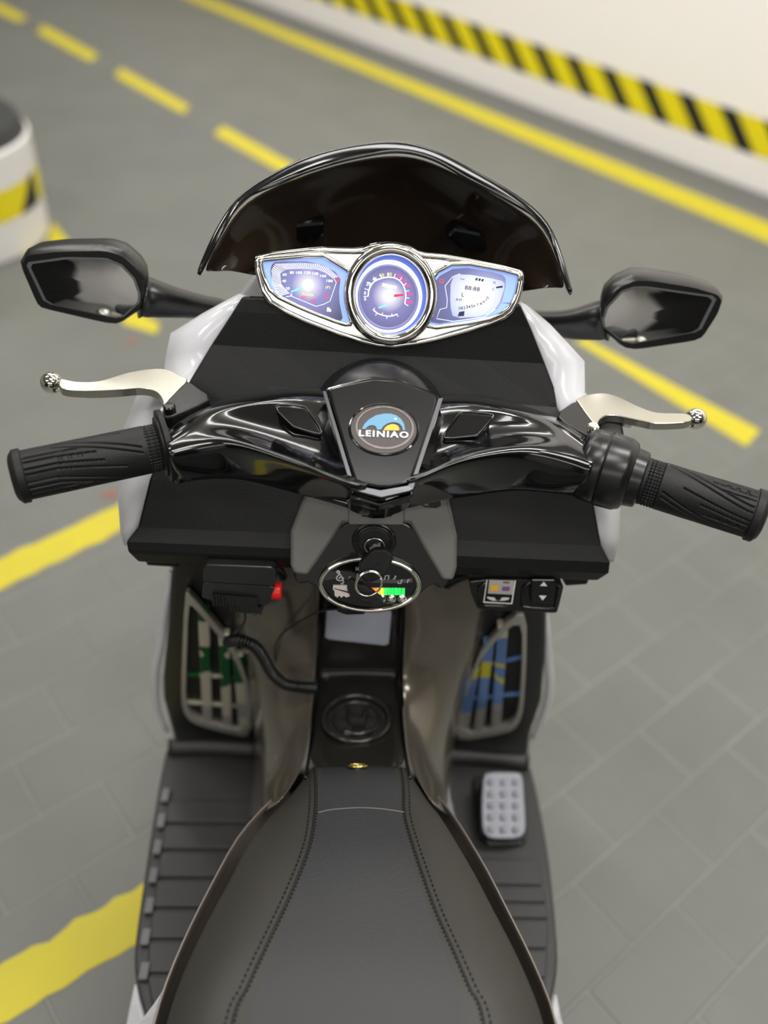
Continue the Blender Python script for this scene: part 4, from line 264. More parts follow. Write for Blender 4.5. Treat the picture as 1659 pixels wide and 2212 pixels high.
# ---------------- materials ----------------
def srgb(c): return tuple(((v/255/12.92) if v/255 <= .04045 else ((v/255+.055)/1.055)**2.4) for v in c)
MC = {}
def mat(name, col, rough=.5, metal=0, coat=0, spec=.5, bump=0, bscale=200, emit=None, es=1, noise=0, nscale=8, alpha=None, coord='Object'):
    m = bpy.data.materials.new(name); m.use_nodes = True; nt = m.node_tree; b = nt.nodes['Principled BSDF']
    c = (*srgb(col), 1)
    b.inputs['Base Color'].default_value = c; b.inputs['Roughness'].default_value = rough
    b.inputs['Metallic'].default_value = metal; b.inputs['Coat Weight'].default_value = coat
    b.inputs['Coat Roughness'].default_value = .04; b.inputs['Specular IOR Level'].default_value = spec
    tc = nt.nodes.new('ShaderNodeTexCoord')
    if noise:
        n = nt.nodes.new('ShaderNodeTexNoise'); n.inputs['Scale'].default_value = nscale; n.inputs['Detail'].default_value = 5
        nt.links.new(tc.outputs[coord], n.inputs['Vector'])
        mx = nt.nodes.new('ShaderNodeMix'); mx.data_type = 'RGBA'
        mx.inputs['A'].default_value = tuple(min(1, v*(1-noise)) for v in c[:3])+(1,)
        mx.inputs['B'].default_value = tuple(min(1, v*(1+noise)) for v in c[:3])+(1,)
        nt.links.new(n.outputs['Fac'], mx.inputs['Factor']); nt.links.new(mx.outputs['Result'], b.inputs['Base Color'])
        mr = nt.nodes.new('ShaderNodeMapRange'); mr.inputs['To Min'].default_value = rough*.85; mr.inputs['To Max'].default_value = min(1, rough*1.15)
        nt.links.new(n.outputs['Fac'], mr.inputs['Value']); nt.links.new(mr.outputs['Result'], b.inputs['Roughness'])
    if bump:
        n = nt.nodes.new('ShaderNodeTexNoise'); n.inputs['Scale'].default_value = bscale; n.inputs['Detail'].default_value = 3
        nt.links.new(tc.outputs['Object'], n.inputs['Vector'])
        bp = nt.nodes.new('ShaderNodeBump'); bp.inputs['Strength'].default_value = bump; bp.inputs['Distance'].default_value = .001
        nt.links.new(n.outputs['Fac'], bp.inputs['Height']); nt.links.new(bp.outputs['Normal'], b.inputs['Normal'])
    if emit:
        b.inputs['Emission Color'].default_value = (*srgb(emit), 1); b.inputs['Emission Strength'].default_value = es
    return m
GLOSS = mat('gloss_black_plastic', (9, 9, 11), .13, coat=.5, noise=.15, nscale=30)
SMOKE = mat('smoked_brown_acrylic', (38, 30, 24), .12, spec=.25, coat=0, noise=.1, nscale=12)
MATTE = mat('matte_black_plastic', (17, 17, 18), .4, spec=.32, noise=.15, nscale=20, bump=.15, bscale=900)
SEMI = mat('semi_gloss_black_plastic', (20, 20, 21), .28, noise=.15, nscale=20)
SHIELD = mat('leg_shield_plastic', (26, 25, 25), .4, noise=.12, nscale=15)
RUBBER = mat('black_rubber', (27, 27, 28), .5, spec=.3, bump=.2, bscale=700, noise=.1, nscale=30)
SHROUD = mat('metallic_brown_plastic', (98, 91, 81), .2, metal=.45, coat=.5, noise=.12, nscale=9)
WHITE = mat('white_gloss_plastic', (212, 212, 217), .18, coat=.3, noise=.02, nscale=10)
CHROME = mat('chrome', (232, 230, 222), .07, metal=1, noise=.04, nscale=25)
SATIN = mat('polished_lever_metal', (192, 189, 177), .26, metal=1, noise=.06, nscale=30)
TREAD = mat('footboard_plastic', (37, 36, 36), .45, noise=.15, nscale=20, bump=.2, bscale=500)
BRASS = mat('brass', (215, 195, 120), .2, metal=1, noise=.06, nscale=60)
SEATM = mat('grained_black_leatherette', (47, 47, 49), .46, spec=.5, bump=.45, bscale=1300, noise=.1, nscale=25)
SEATS = mat('smooth_side_leatherette', (53, 51, 48), .5, spec=.4, bump=.12, bscale=900, noise=.08, nscale=14)
STITCH = mat('black_thread', (14, 14, 14), .6, noise=.1, nscale=300)
SEATB = mat('seat_base_brown', (122, 112, 104), .3, metal=.2, noise=.08, nscale=12)
def flake():
    m = mat('metallic_grey_flake', (128, 127, 124), .38, metal=.4, noise=.1, nscale=12)
    nt = m.node_tree; b = nt.nodes['Principled BSDF']
    v = nt.nodes.new('ShaderNodeTexVoronoi'); v.inputs['Scale'].default_value = 1100
    tc = nt.nodes.new('ShaderNodeTexCoord'); nt.links.new(tc.outputs['Object'], v.inputs['Vector'])
    bp = nt.nodes.new('ShaderNodeBump'); bp.inputs['Strength'].default_value = .25; bp.inputs['Distance'].default_value = .0006
    nt.links.new(v.outputs['Color'], bp.inputs['Height']); nt.links.new(bp.outputs['Normal'], b.inputs['Normal'])
    return m
FLAKE = flake()
def flat(name, col, rough=.5, emit=0, metal=0):
    if name in MC: return MC[name]
    MC[name] = mat(name, col, rough, metal=metal, noise=.05, nscale=40, emit=col if emit else None, es=emit or 1)
    return MC[name]
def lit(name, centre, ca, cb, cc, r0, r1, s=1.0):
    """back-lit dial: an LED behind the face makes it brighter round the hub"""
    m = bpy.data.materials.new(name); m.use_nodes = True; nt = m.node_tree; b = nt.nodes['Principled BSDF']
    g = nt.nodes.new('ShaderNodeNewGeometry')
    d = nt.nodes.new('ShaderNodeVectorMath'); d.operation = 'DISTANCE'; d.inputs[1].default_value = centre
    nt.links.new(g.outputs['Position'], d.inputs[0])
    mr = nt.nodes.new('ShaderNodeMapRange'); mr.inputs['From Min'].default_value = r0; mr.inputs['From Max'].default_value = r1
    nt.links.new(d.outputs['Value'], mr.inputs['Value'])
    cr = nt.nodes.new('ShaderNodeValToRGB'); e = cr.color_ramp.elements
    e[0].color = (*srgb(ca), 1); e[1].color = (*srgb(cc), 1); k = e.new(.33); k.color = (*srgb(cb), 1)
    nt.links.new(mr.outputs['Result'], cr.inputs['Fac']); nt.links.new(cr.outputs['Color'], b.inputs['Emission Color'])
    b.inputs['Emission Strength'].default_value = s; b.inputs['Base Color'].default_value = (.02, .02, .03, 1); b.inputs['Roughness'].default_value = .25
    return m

# ---------------- helpers ----------------
def origin(o):
    v = Vector((0, 0, 0))
    while o is not None: v += o.location; o = o.parent
    return v
def obj(name, bm, m, parent=None, smooth=False, bevel=0, subsurf=0, solid=0, segs=2, angle=35, soff=-1):
    me = bpy.data.meshes.new(name)
    off = origin(parent)
    if off.length: bmesh.ops.translate(bm, verts=bm.verts, vec=-off)
    if smooth:
        for f in bm.faces: f.smooth = True
    bm.to_mesh(me); bm.free(); me.materials.append(m)
    o = bpy.data.objects.new(name, me); COL.objects.link(o)
    if parent is not None: o.parent = parent
    if solid:
        md = o.modifiers.new('solid', 'SOLIDIFY'); md.thickness = solid; md.offset = soff
    if subsurf:
        md = o.modifiers.new('sub', 'SUBSURF'); md.levels = subsurf; md.render_levels = subsurf
    if bevel:
        md = o.modifiers.new('bev', 'BEVEL'); md.width = bevel; md.segments = segs; md.limit_method = 'ANGLE'; md.angle_limit = rad(angle)
    return o
def thing(name, label, cat, loc=(0, 0, 0), group=None):
    o = bpy.data.objects.new(name, None); COL.objects.link(o); o.location = loc; o.empty_display_size = .05
    tag(o, label, cat, group); return o
def tag(o, label, cat, group=None):
    o['label'] = label; o['category'] = cat
    if group: o['group'] = group
    return o
V = lambda p: Vector(p)
def newell(p):
    n = Vector((0, 0, 0))
    for i in range(len(p)):
        a, b = p[i], p[(i+1) % len(p)]
        n += Vector(((a.y-b.y)*(a.z+b.z), (a.z-b.z)*(a.x+b.x), (a.x-b.x)*(a.y+b.y)))
    return n.normalized()
VIEW = Vector((0, -.7, .7))       # the side people look at: up and towards the rider
def add_plate(bm, pts, th, lift=0):
    """outline extruded away from the viewer side by th"""
    p = [V(q) for q in pts]; n = newell(p)
    if n.dot(VIEW) < 0: n = -n; p = p[::-1]
    t = [bm.verts.new(q+n*lift) for q in p]; b = [bm.verts.new(q+n*(lift-th)) for q in p]
    bm.faces.new(t); bm.faces.new(b[::-1]); k = len(p)
    for i in range(k): bm.faces.new((t[i], b[i], b[(i+1) % k], t[(i+1) % k]))
    return n
def plate(name, pts, th, m, parent, bevel=0, lift=0, segs=2, smooth=False):
    bm = bmesh.new(); add_plate(bm, pts, th, lift)
    return obj(name, bm, m, parent, bevel=bevel, segs=segs, smooth=smooth)
def plates(name, lists, th, m, parent, bevel=0, lift=0):
    bm = bmesh.new()
    for l in lists: add_plate(bm, l, th, lift)
    return obj(name, bm, m, parent, bevel=bevel)
def frame(i, path, closed):
    n = len(path)
    if closed: t = (path[(i+1) % n]-path[i-1])
    else: t = path[min(i+1, n-1)]-path[max(i-1, 0)]
    return t.normalized()
def add_tube(bm, pts, r, seg=10, closed=False, cap=True, ref=Vector((0, -.6, .8)), flatten=1):
    p = [V(q) for q in pts]; rings = []
    for i, q in enumerate(p):
        t = frame(i, p, closed); a = ref - t*ref.dot(t)
        if a.length < .05: a = Vector((1, 0, 0)) - t*t.x
        a.normalize(); b = t.cross(a); rr = r[i] if isinstance(r, (list, tuple)) else r
        rings.append([bm.verts.new(q + a*(math.cos(2*math.pi*k/seg)*rr*flatten) + b*(math.sin(2*math.pi*k/seg)*rr)) for k in range(seg)])
    m = len(rings)
    for i in range(m if closed else m-1):
        A, B = rings[i], rings[(i+1) % m]
        for k in range(seg): bm.faces.new((A[k], A[(k+1) % seg], B[(k+1) % seg], B[k]))
    if not closed and cap:
        bm.faces.new(rings[0][::-1]); bm.faces.new(rings[-1])
def tube(name, pts, r, m, parent, seg=10, closed=False, smooth=True, flatten=1, catmull=0):
    if catmull: pts = spline(pts, catmull)
    bm = bmesh.new(); add_tube(bm, pts, r, seg, closed, flatten=flatten)
    return obj(name, bm, m, parent, smooth=smooth)
def spline(pts, n=6):
    p = [V(q) for q in pts]; out = []
    for i in range(len(p)-1):
        a, b, c, d = p[max(i-1, 0)], p[i], p[i+1], p[min(i+2, len(p)-1)]
        for k in range(n):
            t = k/n
            out.append(.5*((2*b)+(c-a)*t+(2*a-5*b+4*c-d)*t*t+(3*b-a-3*c+d)*t**3))
    out.append(p[-1]); return out
def rounded(pts, it=2, c=.22):
    """corner-cut a closed outline so that it reads as moulded"""
    p = [V(q) for q in pts]
    for _ in range(it):
        o = []
        for i in range(len(p)):
            a, b = p[i], p[(i+1) % len(p)]; o += [a*(1-c)+b*c, a*c+b*(1-c)]
        p = o
    return p
def grid(name, rows, m, parent, subsurf=0, solid=0, smooth=True, flip=False, bevel=0, closed=False, soff=-1, caps=False):
    bm = bmesh.new(); vs = [[bm.verts.new(q) for q in r] for r in rows]; nc = len(rows[0])
    for i in range(len(rows)-1):
        for j in range(nc if closed else nc-1):
            k = (j+1) % nc; f = (vs[i][j], vs[i][k], vs[i+1][k], vs[i+1][j])
            bm.faces.new(f[::-1] if flip else f)
    if caps:
        bm.faces.new(vs[0]); bm.faces.new(vs[-1][::-1])
    if closed: bmesh.ops.recalc_face_normals(bm, faces=bm.faces)
    return obj(name, bm, m, parent, smooth=smooth, subsurf=subsurf, solid=solid, bevel=bevel, soff=soff)
def add_lathe(bm, a, b, prof, seg=32, fn=None):
    """revolve (distance along a->b, radius) about the axis; fn(theta, s) adds relief"""
    a, b = V(a), V(b); t = (b-a).normalized(); u = Vector((0, -.3, 1)); u = (u-t*u.dot(t)).normalized(); v = t.cross(u); R = []
    for s, r in prof:
        ring = []
        for k in range(seg):
            th = 2*math.pi*k/seg; rr = r + (fn(th, s) if fn else 0)
            ring.append(bm.verts.new(a+t*s+(u*math.cos(th)+v*math.sin(th))*max(rr, 1e-5)))
        R.append(ring)
    for i in range(len(R)-1):
        for k in range(seg): bm.faces.new((R[i][k], R[i][(k+1) % seg], R[i+1][(k+1) % seg], R[i+1][k]))
    bm.faces.new(R[0][::-1]); bm.faces.new(R[-1])
    bmesh.ops.recalc_face_normals(bm, faces=bm.faces)
def lathe(name, a, b, prof, m, parent, seg=32, fn=None, bevel=0):
    bm = bmesh.new(); add_lathe(bm, a, b, prof, seg, fn)
    o = obj(name, bm, m, parent, smooth=True); md = o.modifiers.new('edge', 'EDGE_SPLIT'); md.split_angle = rad(40)
    return o
def ball(name, c, r, m, parent, sc=(1, 1, 1)):
    bm = bmesh.new(); bmesh.ops.create_uvsphere(bm, u_segments=24, v_segments=16, radius=r)
    bmesh.ops.scale(bm, vec=sc, verts=bm.verts); bmesh.ops.translate(bm, vec=V(c), verts=bm.verts)
    return obj(name, bm, m, parent, smooth=True)
GL = {}
def glyphs(s):
    if s not in GL:
        c = bpy.data.curves.new('t', 'FONT'); c.body = s; o = bpy.data.objects.new('t', c); c.resolution_u = 3; c.space_character = 1.22 if s == 'LEINIAO' else 1.05
        c.offset = .035 if s == 'LEINIAO' else .012
        me = o.to_mesh(); vs = [v.co.copy() for v in me.vertices]; fs = [tuple(p.vertices) for p in me.polygons]
        x0 = min(v.x for v in vs); x1 = max(v.x for v in vs); y0 = min(v.y for v in vs); y1 = max(v.y for v in vs)
        GL[s] = ([((v.x-x0)/max(x1-x0, 1e-6), (v.y-y0)/max(y1-y0, 1e-6)) for v in vs], fs)
        o.to_mesh_clear(); bpy.data.objects.remove(o); bpy.data.curves.remove(c)
    return GL[s]
def text(name, items, m, parent):
    """every string fills its measured quad (lower left, lower right, upper left)"""
    bm = bmesh.new()
    for s, _, (o, r, u) in items:
        o, r, u = V(o), V(r), V(u); vs, fs = glyphs(s); bv = [bm.verts.new(o+(r-o)*x+(u-o)*y) for x, y in vs]
        for f in fs:
            try: bm.faces.new([bv[i] for i in f])
            except ValueError: pass
    return obj(name, bm, m, parent)
def ribbon(bm, pts, w, lift=0, nrm=None):
    p = [V(q) for q in pts]; n = nrm or Vector((0, -.87, .48)); L = []
    for i, q in enumerate(p):
        t = frame(i, p, False); s = t.cross(n).normalized()*w/2
        L.append((bm.verts.new(q+s+n*lift), bm.verts.new(q-s+n*lift)))
    for i in range(len(L)-1): bm.faces.new((L[i][0], L[i][1], L[i+1][1], L[i+1][0]))
def resample(p, n):
    p = [V(q) for q in p]; d = [0]
    for i in range(1, len(p)): d.append(d[-1]+(p[i]-p[i-1]).length)
    out = []
    for k in range(n):
        s = d[-1]*k/(n-1); i = 1
        while i < len(p)-1 and d[i] < s: i += 1
        t = (s-d[i-1])/max(d[i]-d[i-1], 1e-9); out.append(p[i-1].lerp(p[i], t))
    return out
def cen(p): return sum((V(q) for q in p), Vector((0, 0, 0)))/len(p)

# ---------------- the setting ----------------
FLOORC = (103, 104, 99)
def floor_mat(name, col, bricks):
    m = mat(name, col, .42, noise=.10, nscale=1.6, spec=.4, coord='Object')
    nt = m.node_tree; b = nt.nodes['Principled BSDF']; old = b.inputs['Base Color'].links[0].from_socket
    g = nt.nodes.new('ShaderNodeNewGeometry')
    n = nt.nodes.new('ShaderNodeTexNoise'); n.inputs['Scale'].default_value = 5.5; n.inputs['Detail'].default_value = 6; n.inputs['Roughness'].default_value = .65
    nt.links.new(g.outputs['Position'], n.inputs['Vector'])
    r = nt.nodes.new('ShaderNodeMapRange'); r.inputs['From Min'].default_value = .3; r.inputs['From Max'].default_value = .7; r.inputs['To Min'].default_value = .93; r.inputs['To Max'].default_value = 1.08
    nt.links.new(n.outputs['Fac'], r.inputs['Value'])
    mx = nt.nodes.new('ShaderNodeMix'); mx.data_type = 'RGBA'; mx.blend_type = 'MULTIPLY'; mx.inputs['Factor'].default_value = 1
    nt.links.new(old, mx.inputs['A']); nt.links.new(r.outputs['Result'], mx.inputs['B']); nt.links.new(mx.outputs['Result'], b.inputs['Base Color'])
    return m
FL = floor_mat('grey_painted_floor', FLOORC, True)
GROUT = mat('painted_joint', (119, 120, 114), .5, noise=.35, nscale=6)
def box(bm, x0, x1, y0, y1, z0, z1):
    v = [bm.verts.new(c) for c in ((x0, y0, z0), (x1, y0, z0), (x1, y1, z0), (x0, y1, z0), (x0, y0, z1), (x1, y0, z1), (x1, y1, z1), (x0, y1, z1))]
    for f in ((3, 2, 1, 0), (4, 5, 6, 7), (0, 1, 5, 4), (1, 2, 6, 5), (2, 3, 7, 6), (3, 0, 4, 7)): bm.faces.new([v[i] for i in f])
ta = rad(38.7); E1 = Vector((math.cos(ta), math.sin(ta), 0)); E2 = Vector((-math.sin(ta), math.cos(ta), 0))
TS, TW = .160, .0935
s0 = .338*E1.x+.525*E1.y; t0 = .338*E2.x+.525*E2.y
SA, SB_, TA, TB = s0-7*TS, s0+8*TS, t0-6*TW, t0+11*TW
bm = bmesh.new(); quad = lambda s1, s2, t1, t2, z: bm.faces.new([bm.verts.new(E1*s+E2*t+Vector((0, 0, z))) for s, t in ((s1, t1), (s2, t1), (s2, t2), (s1, t2))])
FAR = 7.5
quad(-FAR, FAR, TB, FAR, 0); quad(-FAR, FAR, -FAR, TA, 0); quad(-FAR, SA, TA, TB, 0); quad(SB_, FAR, TA, TB, 0)
floor = obj('floor', bm, FL); floor['kind'] = 'structure'
bm = bmesh.new(); quad(SA, SB_, TA, TB, -.0008); obj('joint_bed', bm, GROUT, floor)
shared = {}
for j in range(17):
    t1 = TA+j*TW; sh = (0 if (j-6) % 2 == 0 else TS/2)
    for i in range(-1, 16):
        a, b = max(SA, SA+sh+i*TS), min(SB_, SA+sh+(i+1)*TS)
        if b-a < .02: continue
        key = round(b-a, 3)
        if key not in shared:
            bm = bmesh.new(); hw, hh = (b-a)/2-.0012, TW/2-.0012
            lo = [bm.verts.new((x*hw, y*hh, -.006)) for x, y in ((-1, -1), (1, -1), (1, 1), (-1, 1))]
            md_ = [bm.verts.new((x*hw, y*hh, -.0009)) for x, y in ((-1, -1), (1, -1), (1, 1), (-1, 1))]
            tp = [bm.verts.new((x*(hw-.0015), y*(hh-.0015), 0)) for x, y in ((-1, -1), (1, -1), (1, 1), (-1, 1))]
            bm.faces.new(tp)
            for A_, B_ in ((lo, md_), (md_, tp)):
                for k in range(4): bm.faces.new((A_[k], A_[(k+1) % 4], B_[(k+1) % 4], B_[k]))
            me = bpy.data.meshes.new('floor_tile'); bm.to_mesh(me); bm.free(); me.materials.append(FL); shared[key] = me
        o = bpy.data.objects.new('floor_tile', shared[key]); COL.objects.link(o); o.parent = floor
        c = E1*(a+b)/2+E2*(t1+TW/2); o.location = (c.x, c.y, random.uniform(-.0003, .0001)); o.rotation_euler = (0, 0, ta)
YEL = mat('yellow_road_paint', (193, 179, 28), .5, noise=.10, nscale=14)
def paint(pts, name='painted_line', m=YEL, z=.0008):
    bm = bmesh.new(); add_plate(bm, [(p[0], p[1], z) for p in pts], .0006); return obj(name, bm, m, floor)
def ragged(q, n=14, a=.004):
    q = [V(p) for p in q]; out = []
    for i in range(4):
        for k in range(n):
            p = q[i].lerp(q[(i+1) % 4], k/n); out.append(p+Vector((random.uniform(-a, a), random.uniform(-a, a), 0)))
    return out
paint(ragged(G['solid_line'], 30, .003), 'edge_line')
for i in range(0, len(G['dashes']), 4): paint(G['dashes'][i:i+4], 'lane_dash')
for i in range(0, 8, 4): paint(ragged(G['cross_lines'][i:i+4]), 'cross_line')
paint(G['stub'], 'edge_line')
RSP = mat('faded_red_paint', (128, 92, 80), .6, noise=.2, nscale=40)
for c in G['red_spots']: paint([(c[0]+math.cos(a)*.016, c[1]+math.sin(a)*.011) for a in [i*math.pi/5 for i in range(10)]], 'paint_fleck', RSP)

WALLW = mat('warm_white_wall_paint', (242, 237, 232), .55, noise=.02, nscale=2)
DARKB = mat('dark_grey_strip', (88, 88, 86), .4, noise=.08, nscale=4)
def hazard():
    m = mat('black_yellow_hazard_print', (230, 215, 20), .4); nt = m.node_tree; b = nt.nodes['Principled BSDF']
    uv = nt.nodes.new('ShaderNodeUVMap'); sp = nt.nodes.new('ShaderNodeSeparateXYZ'); nt.links.new(uv.outputs[0], sp.inputs[0])
    ad = nt.nodes.new('ShaderNodeMath'); ad.operation = 'ADD'; nt.links.new(sp.outputs[0], ad.inputs[0]); nt.links.new(sp.outputs[1], ad.inputs[1])
    dv = nt.nodes.new('ShaderNodeMath'); dv.operation = 'DIVIDE'; dv.inputs[1].default_value = .152; nt.links.new(ad.outputs[0], dv.inputs[0])
    fr = nt.nodes.new('ShaderNodeMath'); fr.operation = 'FRACT'; nt.links.new(dv.outputs[0], fr.inputs[0])
    cr = nt.nodes.new('ShaderNodeValToRGB'); cr.color_ramp.interpolation = 'CONSTANT'; e = cr.color_ramp.elements
    e[0].color = (*srgb((26, 27, 29)), 1); e[1].position = .42; e[1].color = (*srgb((228, 212, 22)), 1)
    nt.links.new(fr.outputs[0], cr.inputs[0]); nt.links.new(cr.outputs[0], b.inputs['Base Color']); return m
HAZ = hazard()
A, B = V(G['wall_base'][0]), V(G['wall_base'][1]); D = (B-A).normalized(); N = Vector((-D.y, D.x, 0))   # N points away from the road
if N.x < 0: N = -N
bm = bmesh.new(); L = (B-A).length
v = [bm.verts.new(p) for p in (A, B, B+Vector((0, 0, 3)), A+Vector((0, 0, 3)), A+N*.12, B+N*.12, B+N*.12+Vector((0, 0, 3)), A+N*.12+Vector((0, 0, 3)))]
for f in ((0, 1, 2, 3), (7, 6, 5, 4), (4, 5, 1, 0), (3, 2, 6, 7), (0, 3, 7, 4), (1, 5, 6, 2)): bm.faces.new([v[i] for i in f])
wall = obj('wall_right', bm, WALLW); wall['kind'] = 'structure'
bm = bmesh.new(); uvl = bm.loops.layers.uv.new('UVMap')
q = [(0, .098), (L, .098), (L, .2), (0, .2)]
f = bm.faces.new([bm.verts.new(A+D*s+Vector((0, 0, z))-N*.0015) for s, z in q])
for l, (s, z) in zip(f.loops, q): l[uvl].uv = (s, z)
obj('hazard_band', bm, HAZ, wall)
bm = bmesh.new(); add_plate(bm, [A-N*.002, B-N*.002, B-N*.115, A-N*.115], .0006, .001); obj('wall_foot_strip', bm, DARKB, floor)  # darker grey strip along the foot of the wall

# kerb pillar on the left
PC, PR = Vector((-1.045, 2.1, 0)), .215
bm = bmesh.new(); add_lathe(bm, PC, PC+Vector((0, 0, 1)), [(0, PR-.003), (.004, PR), (.245, PR), (.25, PR-.005), (.25, .001)], 64)
pil = obj('traffic_island', bm, mat('white_kerb_paint', (225, 222, 220), .5, noise=.03), smooth=True); pil.modifiers.new('es', 'EDGE_SPLIT')
tag(pil, 'round white kerb block with black and yellow stripes, beyond the left mirror', 'kerb')
bm = bmesh.new(); uvl = bm.loops.layers.uv.new('UVMap')
for k in range(64):
    a0, a1 = 2*math.pi*k/64, 2*math.pi*(k+1)/64; q = [(a0, .095), (a1, .095), (a1, .168), (a0, .168)]
    f = bm.faces.new([bm.verts.new(PC+Vector((math.cos(a)*(PR+.0012), math.sin(a)*(PR+.0012), z))) for a, z in q])
    for l, (a, z) in zip(f.loops, q): l[uvl].uv = (a*PR*.75-z*1.6+.02, z*1.0)
obj('hazard_band', bm, HAZ, pil, smooth=True)
bm = bmesh.new(); add_lathe(bm, PC+Vector((0, 0, .25)), PC+Vector((0, 0, 1)), [(0, PR-.006), (.03, PR-.02), (.034, .001)], 48)
obj('cap', bm, flat('black_cap', (40, 42, 42), .5), pil)

# the rest of the room, seen only in reflections
CEIL = mat('ceiling_paint', (205, 203, 198), .8, noise=.03)
bm = bmesh.new(); box(bm, -7, 7, -5, 8, 3.0, 3.1); c_ = obj('ceiling', bm, CEIL); c_['kind'] = 'structure'
DW = mat('grey_wall_paint', (190, 188, 183), .7, noise=.05); 
bm = bmesh.new(); box(bm, -7, 7, -5.1, -5, 0, 3); o = obj('wall_back', bm, DW); o['kind'] = 'structure'
DPANEL = mat('added_panel_dark', (16, 16, 17), .6, noise=.1)
for k, sx in enumerate((-1, 1)):     # dark panels added out of view so the mirrors darken outward
    bm = bmesh.new()
    for r in range(14): box(bm, min(sx*2.25, sx*6.6), max(sx*2.25, sx*6.6), -4.99, -4.95-.01*(r % 2), .2*r+.002, .2*r+.198)
    o = obj('added_mirror_darkener_%d' % (k+1), bm, DPANEL); o['kind'] = 'structure'
bm = bmesh.new(); box(bm, -7.1, -7, -5, 8, 0, 3); o = obj('wall_left', bm, WALLW); o['kind'] = 'structure'
bm = bmesh.new(); box(bm, -7, 7, 8, 8.1, 0, 3); o = obj('wall_front', bm, WALLW); o['kind'] = 'structure'

bm = bmesh.new(); box(bm, 7, 7.1, -5, 8, 0, 3); o = obj('wall_far_right', bm, WALLW); o['kind'] = 'structure'

# ---------------- the ride-on scooter ----------------
SC = thing('ride_on_scooter', 'black and white electric ride-on scooter with lit instrument dials, chrome brake levers and black seat', 'scooter', (0, .35, 0))
def part(name, m, **k): return None

# windshield -------------------------------------------------
wo, wi, wm, wb = G['ws_o'], G['ws_i'], G['ws_m'], G['ws_b']
mid = [((V(a)+V(b))/2+Vector((0, .003, 0))) for a, b in zip(wi, wm)]
ws = grid('windshield', [wi, mid, wm, wb], SMOKE, SC, subsurf=2, solid=.003, flip=True, soff=1)
rim = [[tuple(V(a)+Vector((0, .012, -.012))), a, tuple(V(a)*.62+V(b)*.38+Vector((0, .001, .001))), b] for a, b in zip(wo, wi)]
grid('windshield_rim', [list(r) for r in zip(*rim)], GLOSS, ws, subsurf=2, solid=.002, flip=False)
tube('rim_bead', [tuple(V(p)+Vector((0, -.001, 0))) for p in wi], .0016, GLOSS, ws, seg=8, catmull=6)
for nm in ('ws_clip_l', 'ws_clip_r'):
    pts = [tuple(V(p)+Vector((0, .012, -.002))) for p in G[nm]]
    plate('windshield_clip', pts, .02, GLOSS, ws, bevel=.003)

# front cowl, nose and lamps (the far side of the scooter)
def nose_y(x, z): return .66+.19*math.sqrt(max(0, 1-(x/.2)**2))-.55*abs(z-.50)**1.35
nose = []
for x_ in (-.195, -.165, -.12, -.06, 0, .06, .12, .165, .195):
    nose.append([(x_*kx, nose_y(x_*kx, z_), z_) for z_, kx in ((.67, .46), (.63, .66), (.56, .9), (.48, .98), (.40, .9), (.32, .6))])
nose_o = grid('front_cowl', nose, WHITE, SC, subsurf=2, solid=.003)
for sx in (-1, 1):
    pts = [(sx*x, nose_y(x, z)-.003, z) for x, z in ((.03, .55), (.09, .585), (.14, .59), (.125, .545), (.06, .51))]
    bm = bmesh.new(); c_ = bm.verts.new((sx*.09, nose_y(.09, .557)+.003, .557)); vv = [bm.verts.new(p) for p in pts]
    for k in range(5): bm.faces.new((vv[k], vv[(k+1) % 5], c_))
    obj('headlamp', bm, flat('lamp_lens', (200, 215, 225), .1), nose_o, solid=.004, smooth=True)

# dash -------------------------------------------------------
Dh = [[V(p) for p in r] for r in G['dash']]
bm = bmesh.new()
dash = grid('dash_panel', [[tuple(p) for p in r] for r in Dh], MATTE, SC, solid=.004, bevel=.0035, flip=False, smooth=False)
# underside lip of the dash shelf, going forward to the leg shield
lo = Dh[-1]; fr = [p+Vector((0, .05, .012)) for p in lo]
grid('shelf_underside', [[tuple(p) for p in lo], [tuple(p) for p in fr]], MATTE, dash, solid=.003)
tube('crease_highlight', [], .001, MATTE, dash) if 0 else None
# dark box above the shelf, under the cluster
stem0 = Vector((0, .545, .60))
lathe('steering_neck', (0, .548, .622), (0, .512, .672), [(0, .052), (.01, .056), (.036, .052), (.048, .042), (.055, .02)], SEMI, SC, 40)
sk = [[tuple(p+Vector((0, -.0012, .0012))) for p in r[1:8]] for r in Dh[0:3]]
sk[2] = [tuple(V(p)*.12+V(q)*.88) for p, q in zip(sk[2], sk[1])]
grid('cluster_skirt', sk, GLOSS, dash, solid=.002, smooth=False)
# white side fairings
for nm, sx in (('wh_l', -1), ('wh_r', 1)):
    rows = []
    for r in G[nm]:
        a, b, c = [V(p) for p in r]
        rows.append([tuple(p) for p in (a+Vector((-sx*.004, .006, -.004)), a, b, c, c+Vector((sx*.003, .03, -.03)), c+Vector((-sx*.004, .09, -.11)), Vector((c.x*.92, c.y+.15, c.z-.25)))])
    f_ = grid('side_fairing', rows, WHITE, SC, solid=.003, flip=(sx > 0), soff=1)
    f_.modifiers[0].offset = 0

